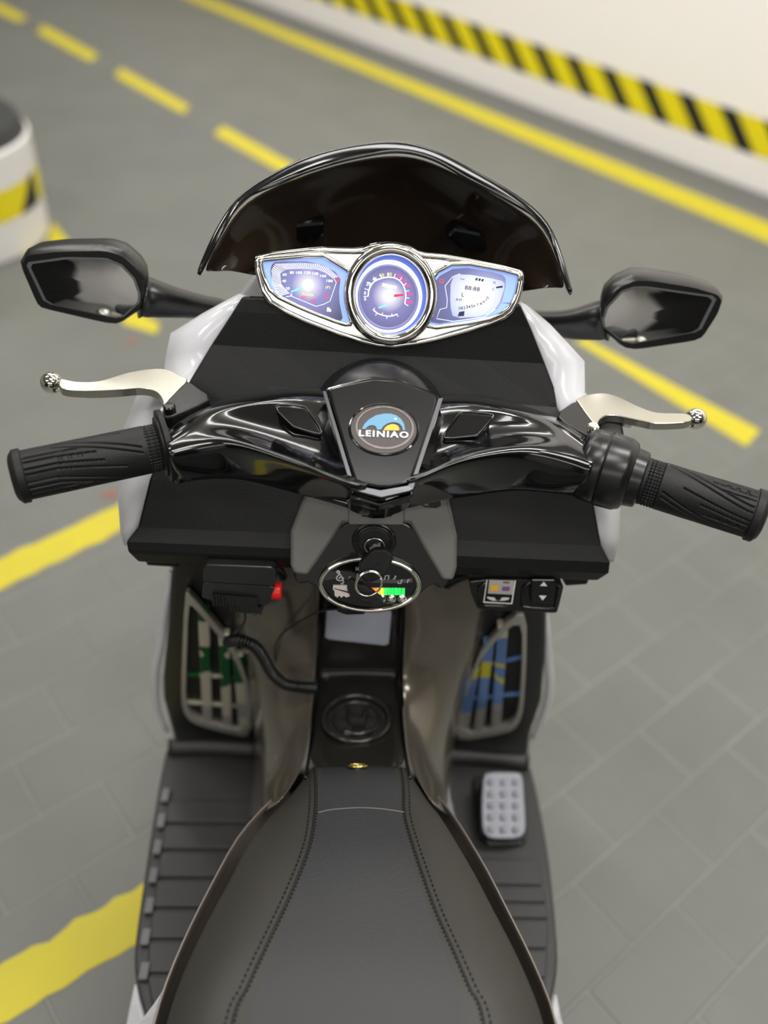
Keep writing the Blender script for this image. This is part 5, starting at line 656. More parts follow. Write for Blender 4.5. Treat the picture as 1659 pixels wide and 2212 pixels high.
# instrument cluster ------------------------------------------
NCL = Vector((0, -math.sin(rad(61)), math.cos(rad(61))))
clu = plate('instrument_cluster', rounded(G['cl_house'], 1), .03, GLOSS, SC, bevel=.004, segs=3)
plate('chrome_plate', rounded(G['cl_body'], 1), .006, CHROME, clu, bevel=.0025, segs=3)
BLUEL = flat('backlit_blue_lens', (128, 160, 235), .15, emit=.75)
PALE = flat('backlit_pale_ring', (205, 218, 250), .15, emit=.95)
hubs = [V(p) for p in G['hubs']]
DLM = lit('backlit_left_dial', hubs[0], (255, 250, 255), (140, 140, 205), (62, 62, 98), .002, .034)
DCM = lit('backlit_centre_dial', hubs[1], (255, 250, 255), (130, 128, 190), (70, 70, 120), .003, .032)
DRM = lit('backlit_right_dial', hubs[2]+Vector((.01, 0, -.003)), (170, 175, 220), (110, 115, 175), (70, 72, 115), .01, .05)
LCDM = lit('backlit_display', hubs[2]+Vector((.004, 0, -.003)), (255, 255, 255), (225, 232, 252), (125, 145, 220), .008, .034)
pl_ = plate('lens_left', rounded(G['lens_l'], 1), .002, BLUEL, clu); pr_ = plate('lens_right', rounded(G['lens_r'], 1), .002, BLUEL, clu)
pl_.name = 'lens_surround'; pr_.name = 'lens_surround'
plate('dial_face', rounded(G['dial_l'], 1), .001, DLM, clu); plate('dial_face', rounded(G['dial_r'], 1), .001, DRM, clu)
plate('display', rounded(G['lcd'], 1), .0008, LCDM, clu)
plate('gauge_well', G['ring_lens'], .006, flat('gauge_well_blue', (70, 95, 190), .2, emit=.6), clu)
plate('gauge_ring_light', G['ring_2'], .0012, PALE, clu)
tube('gauge_inner_ring', G['ring_3'], .0011, flat('backlit_violet_ring', (120, 120, 165), .3, emit=.7), clu, seg=8, closed=True)  # violet ring around the centre dial
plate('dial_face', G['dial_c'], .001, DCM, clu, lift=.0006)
tube('gauge_bezel', G['ring_o'], .0046, CHROME, clu, seg=14, closed=True)
tube('gauge_glow_ring', [tuple(V(p)*1.0) for p in G['ring_lens']], .0022, flat('backlit_sky_ring', (150, 190, 250), .15, emit=.9), clu, seg=10, closed=True)
for nm in ('lens_l', 'lens_r'):
    tube('lens_bezel', [tuple(V(p)+NCL*.0012) for p in rounded(G[nm], 1)], .0019, CHROME, clu, seg=10, closed=True)
tube('outer_bezel', [tuple(V(p)+NCL*.0002) for p in rounded(G['cl_body'], 1)], .0022, CHROME, clu, seg=10, closed=True)
CK = {'w': flat('print_white', (235, 238, 250), .4, emit=.9), 'y': flat('print_yellow', (225, 215, 90), .4, emit=.8), 'r': flat('print_red', (215, 60, 90), .4, emit=.8),
      'm': flat('print_magenta', (235, 40, 130), .4, emit=.9), 'k': flat('print_dark', (48, 52, 90), .5), 'g': flat('print_grey', (95, 98, 98), .5)}
for key in ('num_l', 'num_c', 'num_r'):
    for c in 'wyrmk':
        it = [i for i in G[key] if i[1] == c]
        if it: text('dial_numerals' if c in 'wmk' else 'dial_symbols', it, CK[c], clu)
to, ti = resample(G['tick_o'], 52), resample(G['tick_i'], 52)
bm = bmesh.new()
for i in range(52):
    d_ = (to[(i+1) % 52 if i < 51 else 50]-to[i])*.26
    bm.faces.new([bm.verts.new(p) for p in (to[i]-d_, to[i]+d_, ti[i]+d_*.7, ti[i]-d_*.7)])
_o = obj('dial_ticks', bm, CK['w'], clu); _o['kind'] = 'stuff'
bm = bmesh.new()
ribbon(bm, spline(G['arc_c'], 5), .0009); ribbon(bm, spline(G['arc_b'], 5), .0008)
pa = resample(spline(G['arc_c'], 5), 12); ctr = hubs[1]
for i, p in enumerate(pa): ribbon(bm, [p, p.lerp(ctr, -.22)], .0005)
pa = resample(spline(G['arc_b'], 5), 6)
for i, p in enumerate(pa): ribbon(bm, [p, p.lerp(ctr, -.14 if i % 2 else .12)], .0005)
for k in ('path_l', 'path_r'): ribbon(bm, G[k], .0004)
bm.faces.new([bm.verts.new(p) for p in G['white_bar']]); bm.faces.new([bm.verts.new(p) for p in G['pump']])
_o = obj('dial_line_work', bm, CK['w'], clu); _o['kind'] = 'stuff'
def fl(name, pts, m, parent, n=None): 
    bm = bmesh.new(); bm.faces.new([bm.verts.new(p) for p in pts]); return obj(name, bm, m, parent)
fl('needle', G['needle_c'], flat('needle_red', (235, 40, 80), .4, emit=.9), clu)
fl('needle', G['needle_c2'], flat('needle_cyan', (120, 215, 225), .4, emit=.9), clu)
fl('needle', G['needle_l'], flat('needle_cyan', (120, 215, 225), .4), clu)
bm = bmesh.new()
for k in ('arr_l', 'arr_r', 'tri_l'): p = [V(q) for q in G[k]]; ribbon(bm, p+[p[0]], .0006)
_o = obj('warning_symbols', bm, CK['r'], clu); _o['kind'] = 'stuff'
bm = bmesh.new(); b_ = G['bars_r']
for i in range(0, len(b_), 4): bm.faces.new([bm.verts.new(p) for p in b_[i:i+4]])
_o = obj('display_bars', bm, CK['k'], clu); _o['kind'] = 'stuff'
for c in (hubs[0], hubs[1]):
    lathe('needle_hub', c, c+NCL, [(0, .0042), (.002, .0036), (.0028, .001)], flat('hub_white', (255, 250, 255), .3, emit=1.3), clu, 20)

# mirrors -----------------------------------------------------
MG = mat('mirror_glass', (225, 225, 228), .035, metal=1, noise=.02, nscale=12)
MEDGE = mat('mirror_edge', (120, 122, 124), .3, metal=.6, noise=.05)
for sd, sx in (('l', -1), ('r', 1)):
    bm = bmesh.new(); p = rounded(G['mir_'+sd], 1, .14); n = newell(p); c = cen(p)
    fwd_ = Vector((0, 1, 0)); rings = []
    for k, (s, dy) in enumerate(((.955, -.006), (1, -.002), (1, .006), (.93, .018), (.72, .027), (.3, .031))):
        rings.append([bm.verts.new(c+(q-c)*s+fwd_*dy) for q in p])
    for i in range(len(rings)-1):
        for k in range(len(p)): bm.faces.new((rings[i][k], rings[i][(k+1) % len(p)], rings[i+1][(k+1) % len(p)], rings[i+1][k]))
    bm.faces.new(rings[-1]); bm.faces.new(rings[0][::-1]); bmesh.ops.recalc_face_normals(bm, faces=bm.faces)
    mi = obj('mirror', bm, GLOSS if 0 else SEMI, SC, smooth=True); mi.modifiers.new('es', 'EDGE_SPLIT').split_angle = rad(45)
    g = rounded(G['mirg_'+sd], 1, .08); cg = cen(g)
    fl('mirror_edge', [tuple(cg+(q-cg)*1.0) for q in g], MEDGE, mi)
    # slightly convex glass
    bm = bmesh.new(); R = []
    for s in (.94, .7, .45, .2):
        R.append([bm.verts.new(cg+(q-cg)*s+Vector((0, -.0006-.002*(1-s*s), 0))) for q in g])
    for i in range(3):
        for k in range(len(g)): bm.faces.new((R[i][k], R[i][(k+1) % len(g)], R[i+1][(k+1) % len(g)], R[i+1][k]))
    bm.faces.new(R[-1]); bmesh.ops.recalc_face_normals(bm, faces=bm.faces); obj('mirror_glass', bm, MG, mi, smooth=True)
    tube('mirror_arm', G['arm_'+sd], [.019, .017, .017, .016, .015, .014, .013, .012, .011, .010, .010, .009, .008], SEMI, mi, seg=12, flatten=.85, catmull=6)

# steering cover, hub and controls ----------------------------
cov = None
for sd, sx in (('l', -1), ('r', 1)):
    rows = []
    for i, r in enumerate(G['cov_'+sd]):
        p = [V(q) for q in r]
        nb = p[6]+Vector((0, .008, -.012)); mb = (p[3]+Vector((0, 0, -.040))); fb = p[0]+Vector((0, .002, -.016))
        rows.append([tuple(q) for q in (*p, nb, mb, fb)])
    last = [tuple(V(q)+Vector((-sx*.02, 0, -.004))) for q in rows[-1]]
    rows.append(last)
    c_ = grid('handlebar_cover', rows, GLOSS, SC, subsurf=2, closed=True, caps=True)
    plate('recessed_lozenge', rounded(G['dia_'+sd], 1), .008, GLOSS, c_, bevel=.0008, lift=-.0006)
    tube('lozenge_bead', [tuple(V(q)+Vector((0, 0, .0006))) for q in rounded(G['dia_'+sd], 1)], .0008, GLOSS, c_, seg=8, closed=True)
hub = plate('steering_hub', rounded(G['hub_base'], 1), .035, GLOSS, SC, bevel=.004, segs=3)
plate('hub_panel', rounded(G['hub_panel'], 1), .006, mat('hub_black', (14, 14, 16), .22, coat=.3, noise=.1), hub, bevel=.002, segs=3, lift=.002)
STR = mat('brushed_trim_metal', (95, 95, 98), .3, metal=.8, noise=.08, nscale=30)
plate('v_trim', G['v_trim'], .004, STR, hub, lift=.0005)
plate('lower_lip', G['v_lip'], .01, GLOSS, hub, bevel=.001)
bg = plate('badge', G['badge'], .004, GLOSS, hub, bevel=.0012)
bgf = mat('badge_smoked_face', (72, 66, 63), .3, noise=.12, nscale=60)
fl('badge_face', G['badge_in'], bgf, hub)
bm = bmesh.new(); a_, b_ = G['badge_r1'], G['badge_r2']; k_ = len(a_)
va = [bm.verts.new(p) for p in a_]; vb = [bm.verts.new(tuple(cen(b_)+(V(p)-cen(b_))*.985)) for p in b_]
for i in range(k_): bm.faces.new((va[i], va[(i+1) % k_], vb[(i+1) % k_], vb[i]))
obj('badge_ring', bm, flat('badge_ring_pinkish_grey', (138, 124, 126), .3), hub)
fl('logo_arch', G['logo_blue'], flat('logo_blue', (106, 160, 196), .4), hub); fl('logo_sun', G['logo_yel'], flat('logo_yellow', (232, 190, 70), .4), hub)
fl('logo_star', G['logo_dot'], flat('logo_white', (225, 230, 235), .4), hub)
GLB = G['logo_txt']; text('logo_lettering', GLB, flat('logo_white', (225, 230, 235), .4), hub)
def grip_relief(flip):
    def fn(th, s):
        th = (th*180/math.pi) % 360; d = 0
        if .006 < s < .016:                                    # knurled ring
            return -.0007*max(0, math.sin(th*math.pi/180*40))-.0007*max(0, math.sin(s*2*math.pi/.0022))
        if s > .019:
            u = (s-.019)/.088
            for k in range(4):
                c0 = k*90+20
                sw = 62*max(0, 1-u*1.5)**1.25                   # sweep of the carved leaf
                for off, mul, u0 in ((0, 1, 0), (14, 1, 0), (34, .62, .14), (46, .5, .3), (62, .3, .34), (74, .15, .42)):
                    if u < u0: continue
                    dd = abs((th-(c0+off-sw*mul)+180) % 360-180)
                    if dd < 3.4: d = min(d, -.0013*(.5+.5*math.cos(dd/3.4*math.pi)))
                if abs((th-(c0+54)+180) % 360-180) < 4.5 and .42 < u < .66 and int(u*40) % 3 == 0: d = min(d, -.0009)
        return d
    return fn
def grip(a, b, throttle=False):
    a, b = V(a), V(b); Lg = (b-a).length; prof = []
    n = 150
    for i in range(n+1):
        s = Lg*i/n; r = .0172
        if not throttle:
            if s < .004: r = .0262
            elif s < .0062: r = .0215
        if s > Lg-.008: r = .0188-.0035*max(0, (s-(Lg-.003))/.003)
        prof.append((s, r))
    prof += [(Lg+.001, .012), (Lg+.0015, .002)]
    return lathe('grip', a, b, prof, RUBBER, SC, 240, fn=(lambda th, s: grip_relief(0)(th, s) if .006 < s < Lg-.009 else 0))
gl0, gl1 = G['grip_l']; grip(gl0, gl1)
th0, th1, gr1 = G['grip_r']; a, b = V(th0), V(th1)
grip(tuple(V(th1)-(V(gr1)-V(th1)).normalized()*.004), gr1, True)
Lt = (b-a).length
thr = lathe('throttle_housing', a, b, [(-.004, .012), (-.003, .022), (0, .0255), (.003, .0265), (.012, .027), (.0135, .0262), (.015, .0275), (.028, .027), (.033, .0245), (.0345, .0215), (.042, .0205), (.043, .0185), (Lt, .0185)], SEMI, SC, 48)
plate('housing_tab', G['thr_tab'], .012, SEMI, thr, bevel=.003)
plate('lever_stop', G['lev_tab'], .004, WHITE, thr)
for sd in 'lr':
    lv = plate('brake_lever', spline(G['lev_'+sd]+[G['lev_'+sd][0]], 4)[:-1], .007, SATIN, SC, bevel=.0022, segs=3)
    ball('lever_ball', tuple(V(G['ball_'+sd])+Vector((0, 0, -.003))), .0084, CHROME, lv)
    pb = plate('lever_bracket', rounded(G['brk_'+sd], 1), .016, SEMI, SC, bevel=.0015)
    c = V(G['piv_'+sd]); lathe('pivot_bolt', c-Vector((0, 0, .006)), c, [(0, .0045), (.0075, .0045), (.0085, .0035), (.0087, .001)], SEMI if sd == 'l' else CHROME, pb, 20)

NCO = Vector((0, -math.sin(rad(62)), math.cos(rad(62))))
# centre console ----------------------------------------------
con = plate('centre_console', G['cons_l'], .05, FLAKE, SC, bevel=.003, segs=3, lift=.005)
plate('console_side', G['cons_r'], .05, FLAKE, con, bevel=.003, segs=3, lift=.005)
plate('console_top', G['cons_t'], .05, FLAKE, con, lift=.0052)
plate('console_recess', rounded(G['cons_in'], 1), .03, GLOSS, con, bevel=.003)
plate('stem_block', G['stem_blk'], .02, MATTE, con, bevel=.002)
plate('socket_window', rounded(G['port'], 1), .012, flat('socket_black', (8, 8, 8), .3), con, lift=.004); fl('socket_contact', [tuple(V(p)+NCO*.004) for p in G['port_y']], flat('contact_yellow', (190, 165, 50), .4), con)
lk = plate('ignition_lock', G['lock_o'], .014, SEMI, con, bevel=.001); lk.parent = con
plate('lock_collar', G['lock_m'], .010, RUBBER, con, bevel=.002); tube('lock_ring', [tuple(V(p)-NCO*.001) for p in G['lock_m']], .0012, SEMI, con, closed=True, seg=8)
plate('lock_barrel', G['lock_i'], .004, SEMI, con, bevel=.0005); tube('barrel_ring', G['lock_i'], .0006, CHROME, con, closed=True, seg=6)
# music player
plate('player_rim', G['pl_out'], .02, GLOSS, con, bevel=.002)
pf = plate('music_player', G['pl_face'], .006, flat('player_black', (10, 9, 10), .12), con, lift=.001)
tube('player_bezel', G['pl_ring'], .0020, CHROME, con, closed=True, seg=10)
cols = [(235, 110, 70), (240, 130, 60), (245, 185, 50), (230, 215, 60), (70, 235, 110), (40, 225, 90), (30, 215, 80), (50, 225, 105), (30, 205, 80), (40, 190, 80)]
for i in range(10): fl('level_segment', [tuple(V(p)+NCO*.0001) for p in G['pl_led'][i*4:i*4+4]], flat('led_%d' % i, cols[i], .3, emit=1.25), con)
for c in G['pl_btn']: 
    c = V(c); lathe('player_button', c-NCO*.001, c+NCO, [(0, .0034), (.0015, .0034), (.0022, .0026), (.0023, .001)], CHROME, con, 20)
text('player_lettering', [i for i in G['pl_txt'] if i[1] == 'g'], flat('print_dim', (110, 125, 112), .5), con)
text('player_lettering', [i for i in G['pl_txt'] if i[1] == 'w'], flat('logo_white', (225, 230, 235), .4), con)
bm = bmesh.new()
st = G['pl_staff']
for k in range(5): ribbon(bm, spline(st[k*10:k*10+10], 4), .0002, nrm=NCO)
_o = obj('staff_lines', bm, flat('staff_grey', (140, 140, 140), .4), con); _o['kind'] = 'stuff'
bm = bmesh.new(); ribbon(bm, spline(G['clef'], 4), .0008, nrm=NCO); n_ = G['notes']
for a0, b0 in ((0, 3), (3, 6), (6, 10), (10, 14), (14, 19), (19, 22)):
    ribbon(bm, n_[a0:b0], .0006, nrm=NCO)
_o = obj('note_symbols', bm, flat('logo_white', (225, 230, 235), .4), con); _o['kind'] = 'stuff'

# key, ring, spare key: loose things
bar = lambda a, b, w, t: None
key = thing('ignition_key', 'black-headed key standing in the ignition lock', 'key', G['key_b0'][0])
kb = [V(p) for p in G['lock_s']]; kb_off = [tuple(p+NCO*.002) for p in kb]
KST = mat('key_steel', (208, 198, 192), .4, metal=.3, noise=.05)
plate('key_blade', [tuple(V(p)+NCO*.006) for p in kb_off], .018, KST, key)
fl('blade_groove', [tuple(p+NCO*.0085) for p in (kb[0]*.55+kb[3]*.45, kb[1]*.55+kb[2]*.45, kb[1]*.42+kb[2]*.58, kb[0]*.42+kb[3]*.58)], flat('slot_dark', (4, 4, 4), .6), key); 
bm = bmesh.new(); cc = cen(kb); dirv = (cen(G['key_head'])-cc); add_tube(bm, [cc-NCO*.004, cc+NCO*.006, cc+NCO*.008+dirv*.3], [.0022, .0022, .0022], 8); obj('key_shank', bm, KST, key)
kh = plate('key_head', rounded(G['key_head'], 1), .009, RUBBER, key, bevel=.002, segs=3, lift=.004)
plate('key_slot', rounded(G['key_slot'], 1), .002, flat('slot_dark', (4, 4, 4), .6), key, lift=-.0012)
kr = G['kring']; c0 = cen(kr); pts = []
for t in range(2):
    for i, p in enumerate(kr): pts.append(tuple(c0+(V(p)-c0)*(1-.05*t)+NCO*(.0012*(t+i/len(kr)))))
bm = bmesh.new(); add_tube(bm, pts, .0007, 8); o = obj('key_ring', bm, CHROME, None, smooth=True); tag(o, 'thin double-wound steel ring joining the two keys', 'key ring')
k2 = thing('spare_key', 'second black-headed key hanging from the ring over the music panel', 'key', tuple(cen(G['key2'])))
plate('key_head', rounded(G['key2'], 1), .008, RUBBER, k2, bevel=.002, segs=3)
plate('key_blade', G['key2_b'], .002, KST, k2, lift=-.003)
fl('blade_groove', [tuple(V(p)+NCO*(-.0025)) for p in (V(G['key2_b'][1])*.55+V(G['key2_b'][3])*.45, V(G['key2_b'][1])*.45+V(G['key2_b'][3])*.55, V(G['key2_b'][0])*.3+V(G['key2_b'][10])*.7, V(G['key2_b'][0])*.45+V(G['key2_b'][10])*.55)], flat('slot_dark', (4, 4, 4), .6), k2)

# under-shelf bars, microphone and switch box
tube('shelf_bar', G['bar_l'], .0042, SEMI, dash, seg=10, catmull=4); tube('shelf_bar', G['bar_r'], .0048, SEMI, dash, seg=10, catmull=4)
plate('shelf_box', G['box_l'], .03, MATTE, dash, bevel=.001); plate('shelf_box', G['box_r'], .03, MATTE, dash, bevel=.001)
MIC = mat('microphone_plastic', (38, 39, 40), .25, noise=.15, nscale=40)
mic = thing('hand_microphone', 'black hand microphone with red button and coiled cord, hung below the left of the dash', 'microphone', tuple(cen(G['mic_low'])))
ms = plate('body', rounded(G['mic_low'], 1, .07), .022, MIC, mic, bevel=.002, segs=3)
plate('upper_shell', rounded(G['mic_top'], 1, .07), .022, MIC, mic, bevel=.003, segs=3, lift=.001)
plate('grille_block', G['mic_grl'], .014, MIC, mic, bevel=.001)
s_ = G['mic_slit']; s2 = G['mic_slit2']; bm = bmesh.new(); NM = Vector((0, -math.sin(rad(75)), math.cos(rad(75))))
for L_ in (s_, s2):
    for i in range(0, len(L_), 2):
        add_tube(bm, [V(L_[i])+NM*.0004, V(L_[i+1])+NM*.0004], .0014, 6)
o = obj('grille_fins', bm, GLOSS, mic); o['kind'] = 'stuff'
a, b = [V(p) for p in G['mic_btn']]; lathe('talk_button', a, b, [(0, .0072), ((b-a).length-.001, .0072), ((b-a).length, .0062)], flat('button_red', (225, 30, 30), .35), mic, 24)
plate('hanger', [(V(G['mic_top'][2])+V(q)) for q in ((-.002, .02, .012), (.006, .02, .012), (.008, .02, -.004), (.004, .02, -.012), (0, .02, -.004))], .012, SEMI, mic, bevel=.001)
tube('lead', G['mic_wire'], .0011, SEMI, mic, catmull=6, seg=8)
cp = spline(G['coil'], 10); bm = bmesh.new(); hel = []
cp = resample(cp, 480)
for i, p in enumerate(cp):
    t = frame(i, cp, False); a = Vector((0, -.6, .8)); a = (a-t*a.dot(t)).normalized(); b = t.cross(a); th = i*2*math.pi/8.0
    hel.append(p+(a*math.cos(th)+b*math.sin(th))*.0044)
add_tube(bm, hel, .0013, 5); obj('coiled_cord', bm, SEMI, mic, smooth=True)
tube('thin_lead', G['wire2'], .0009, SEMI, mic, catmull=6, seg=6)
p0, p1, p2 = [V(p) for p in G['plug']]
lathe('jack_plug', p0, p2, [(0, .0018), (.003, .003), (.008, .0048), (.022, .0046), ((p2-p0).length-.001, .0040), ((p2-p0).length, .003)], RUBBER, mic, 16)

sw = plate('switch_box', rounded(G['sw_box'], 1), .03, SEMI, SC, bevel=.003, segs=3)
for k in ('sw_rec1', 'sw_rec2'): tube('socket_frame', [tuple(V(p)+Vector((0, 0, 0))) for p in rounded(G[k], 1)], .0014, GLOSS, sw, closed=True, seg=8)
fl('sticker_border', G['sw_stk'], flat('sticker_white', (225, 225, 215), .4), sw); fl('sticker', G['sw_stk_in'], flat('sticker_black', (12, 12, 13), .3), sw)
fl('sticker_screen', G['sw_scr'], flat('sticker_grey', (165, 160, 158), .4), sw)
fl('sticker_icon', G['sw_y'], flat('icon_yellow', (225, 170, 35), .4), sw); fl('sticker_icon', G['sw_p'], flat('icon_purple', (120, 75, 130), .4), sw); fl('sticker_icon', G['sw_g'], flat('icon_grey', (95, 95, 92), .4), sw)
fl('sticker_icon', G['sw_w'], flat('icon_silver', (205, 200, 202), .4), sw); fl('sticker_icon', G['sw_k'], flat('sticker_black', (12, 12, 13), .3), sw)
rk = plate('rocker_switch', G['sw_rock'], .006, GLOSS, sw, bevel=.001)
fl('rocker_arrow', G['sw_up'], flat('arrow_white', (215, 215, 222), .4), sw); fl('rocker_arrow', G['sw_dn'], flat('arrow_white', (215, 215, 222), .4), sw)

def vent(name, base, bands):
    """colour bands that run across the vent, by height (metres)"""
    m = mat(name, base, .22, metal=.5); nt = m.node_tree; p = nt.nodes['Principled BSDF']
    tc = nt.nodes.new('ShaderNodeTexCoord'); sp = nt.nodes.new('ShaderNodeSeparateXYZ'); nt.links.new(tc.outputs['Object'], sp.inputs[0])
    n = nt.nodes.new('ShaderNodeTexNoise'); n.inputs['Scale'].default_value = 40; n.inputs['Detail'].default_value = 0; nt.links.new(tc.outputs['Object'], n.inputs['Vector'])
    k = nt.nodes.new('ShaderNodeMath'); k.operation = 'MULTIPLY_ADD'; k.inputs[1].default_value = .09; nt.links.new(n.outputs['Fac'], k.inputs[0]); nt.links.new(sp.outputs[2], k.inputs[2])
    cr = nt.nodes.new('ShaderNodeValToRGB'); cr.color_ramp.interpolation = 'CONSTANT'
    for i, (pos, c) in enumerate(bands):
        e = cr.color_ramp.elements[i] if i < 2 else cr.color_ramp.elements.new(pos)
        e.position = pos; e.color = (*srgb(c), 1)
    nt.links.new(k.outputs[0], cr.inputs[0]); nt.links.new(cr.outputs[0], p.inputs['Base Color']); return m
CREAM, BLUE, GREEN, GREYC, YB = (216, 208, 188), (112, 144, 200), (28, 98, 50), (178, 174, 168), (214, 208, 60)
VENTS = {'l': vent('banded_vent_cream', CREAM, ((0, GREYC), (.285, CREAM), (.36, GREEN), (.40, CREAM), (.455, GREEN), (.475, CREAM))),
         'r': vent('banded_vent_blue', BLUE, ((0, GREYC), (.315, BLUE), (.385, YB), (.40, BLUE), (.46, CREAM), (.475, BLUE)))}
VFR = mat('vent_frame_chrome', (205, 202, 192), .25, metal=.7, noise=.05)
# leg shield --------------------------------------------------
for sd in 'lr':
    sh = plate('leg_shield', G['leg_'+sd], .02, SHIELD, SC, bevel=.004)
    p = G['gr_'+sd]; plate('vent_opening', [tuple(V(q)+Vector((0, .003, 0))) for q in rounded(p, 1)], .003, flat('vent_black', (6, 6, 7), .5), sh)
    q = rounded(p, 1); cg = cen(q); bm = bmesh.new(); LN = Vector((0, -.996, .087)); R4 = []
    for s, l in ((1, -.004), (1, .004), (.86, .004), (.86, -.004)): R4.append([bm.verts.new(cg+(V(v)-cg)*s+LN*l) for v in q])
    for i in range(4):
        for k in range(len(q)): bm.faces.new((R4[i][k], R4[i][(k+1) % len(q)], R4[(i+1) % 4][(k+1) % len(q)], R4[(i+1) % 4][k]))
    bmesh.ops.recalc_face_normals(bm, faces=bm.faces); obj('vent_frame', bm, VFR, sh, bevel=.0012)
    f_ = G['fin_'+sd]
    for i, (wd, lf) in zip(range(0, 10, 2), ((.0052, .003), (.0052, .003), (.0052, .003), (.0022, 0), (.0022, 0))):
        a, c = V(f_[i]), V(f_[i+1]); sdv = (c-a).normalized().cross(LN)*wd
        plate('vent_fin' if i < 6 else 'vent_crossbar', [tuple(v) for v in (a-sdv, a+sdv, c+sdv, c-sdv)], .008, VENTS[sd], sh, bevel=.001, lift=lf)
    tube('side_strip', G['strip_'+sd], [.002, .003, .0045, .005, .005, .005, .005, .0045, .004, .003, .002], WHITE, sh, catmull=2, seg=8)

# tunnel ------------------------------------------------------
for sd, sx in (('l', -1), ('r', 1)):
    rows = G['shr_'+sd]; ext = []
    for r in rows:
        q = V(r[-1]); ext.append([tuple(V(p)) for p in r]+[(q.x, q.y+.01, max(.165, q.z-.09))])
    grid('tunnel_shroud', ext, SHROUD, SC, subsurf=2, solid=.003, flip=(sx < 0))
SPM = mat('spine_plastic', (40, 38, 35), .2, metal=.2, coat=.3, noise=.1)
sp = grid('centre_spine', G['spine'], SPM, SC, subsurf=2, solid=.006)
for j in (0, 2): tube('spine_edge', [tuple(V(r[j])+Vector((0, -.001, .001))) for r in G['spine']], .0016, SEMI, sp, seg=8, catmull=5)
cap = plate('filler_cap', G['cap_o'], .006, SPM, sp, bevel=.002); tube('cap_rim', [tuple(V(p)+Vector((0, 0, .002))) for p in G['cap_o']], .0028, SPM, sp, closed=True, seg=10)
tube('cap_well', G['cap_i'], .002, SPM, sp, closed=True, seg=10); plate('cap_handle', G['cap_u'], .008, SPM, sp, bevel=.002)
tube('cap_handle', G['cap_b'], .003, SPM, sp, catmull=4)
def label_mat():
    m = mat('printed_notice', (178, 181, 196), .45); nt = m.node_tree; b = nt.nodes['Principled BSDF']
    g = nt.nodes.new('ShaderNodeTexCoord'); wv = nt.nodes.new('ShaderNodeTexWave'); wv.bands_direction = 'Z'; wv.inputs['Scale'].default_value = 90; wv.inputs['Distortion'].default_value = 1.5
    mp = nt.nodes.new('ShaderNodeMapping'); nt.links.new(g.outputs['Object'], mp.inputs[0]); nt.links.new(mp.outputs[0], wv.inputs[0])
    cr = nt.nodes.new('ShaderNodeValToRGB'); cr.color_ramp.elements[0].color = (*srgb((158, 161, 176)), 1); cr.color_ramp.elements[1].color = (*srgb((188, 191, 205)), 1); cr.color_ramp.elements[0].position = .2; cr.color_ramp.elements[1].position = .5
    nt.links.new(wv.outputs['Color'], cr.inputs[0]); nt.links.new(cr.outputs[0], b.inputs['Base Color']); return m
plate('notice_sticker', rounded(G['label'], 1, .06), .0006, label_mat(), sp)

# footboards --------------------------------------------------
for sd in 'lr':
    fb = plate('footboard', rounded(G['fb_'+sd], 1), .03, TREAD, SC, bevel=.003)
    t_ = G['tread_'+sd]
    for i in range(0, len(t_), 4):
        bm = bmesh.new(); n = add_plate(bm, t_[i:i+4], .004, .0003)
        obj('tread_rib', bm, TREAD, fb, bevel=.0015)
    tube('front_lip', G['lip_'+sd], .009, TREAD, fb, catmull=4, seg=12, flatten=.6)
RIBHL = mat('rib_highlight_grey', (96, 94, 98), .35, noise=.08)  # light grey blocks stand in for highlights on the slanted rib ends
for c in G['rib_hl_l']:
    bm = bmesh.new(); x, y, z = c; box(bm, x-.0045, x+.0045, y-.008, y+.008, .172, z); obj('rib_highlight', bm, RIBHL, bpy.data.objects['footboard'], bevel=.0015)
pb = plate('pedal_base', rounded(G['ped_base'], 1), .006, SEMI, bpy.data.objects['footboard.001'], bevel=.002)
PEDM = mat('stamped_pedal_metal', (118, 119, 126), .45, metal=.6, noise=.12, nscale=60, bump=.5, bscale=300)
ped = plate('foot_pedal', rounded(G['ped'], 1), .004, PEDM, SC, bevel=.0012)
plate('pedal_hinge', [tuple(V(p)*1+Vector((0, .0, -.014))) for p in G['ped']], .014, SEMI, ped, bevel=.002)
NP = Vector((0, -.25, .97)).normalized()
for c in G['ped_dot']:
    c = V(c); lathe('pedal_stud', c-NP*.003, c+NP, [(0, .0036), (.0030, .0034), (.0036, .0026), (.0037, .001)], PEDM, ped, 14)

# rear fairing, base, wheels ----------------------------------
for sd, sx in (('l', -1), ('r', 1)):
    rb = G['rear_%sb' % sd]+[[(sx*.150, .06, .33), (sx*.185, .06, .24)], [(sx*.150, -.12, .34), (sx*.190, -.12, .21)], [(sx*.10, -.34, .34), (sx*.125, -.34, .22)]]
    ra = G['rear_%sa' % sd]+[[(sx*.185, .06, .235), (sx*.212, .06, .14)], [(sx*.190, -.12, .21), (sx*.208, -.12, .12)], [(sx*.125, -.34, .22), (sx*.14, -.34, .12)]]
    grid('rear_side_cover', rb, WHITE, SC, solid=.004, smooth=False, flip=(sx > 0), bevel=.001); grid('rear_skirt', ra, WHITE, SC, solid=.004, smooth=False, flip=(sx > 0), bevel=.001)
bm = bmesh.new(); box(bm, -.13, .13, -.25, .54, .08, .142); obj('chassis', bm, SEMI, SC, bevel=.01)
bm = bmesh.new(); box(bm, -.07, .07, -.32, .33, .13, .375); obj('seat_support', bm, SEMI, SC, bevel=.02)
bm = bmesh.new(); add_tube(bm, [(0, .74, .16), (0, .68, .36), (0, .57, .60)], .022, 16); obj('fork', bm, SEMI, SC, smooth=True)
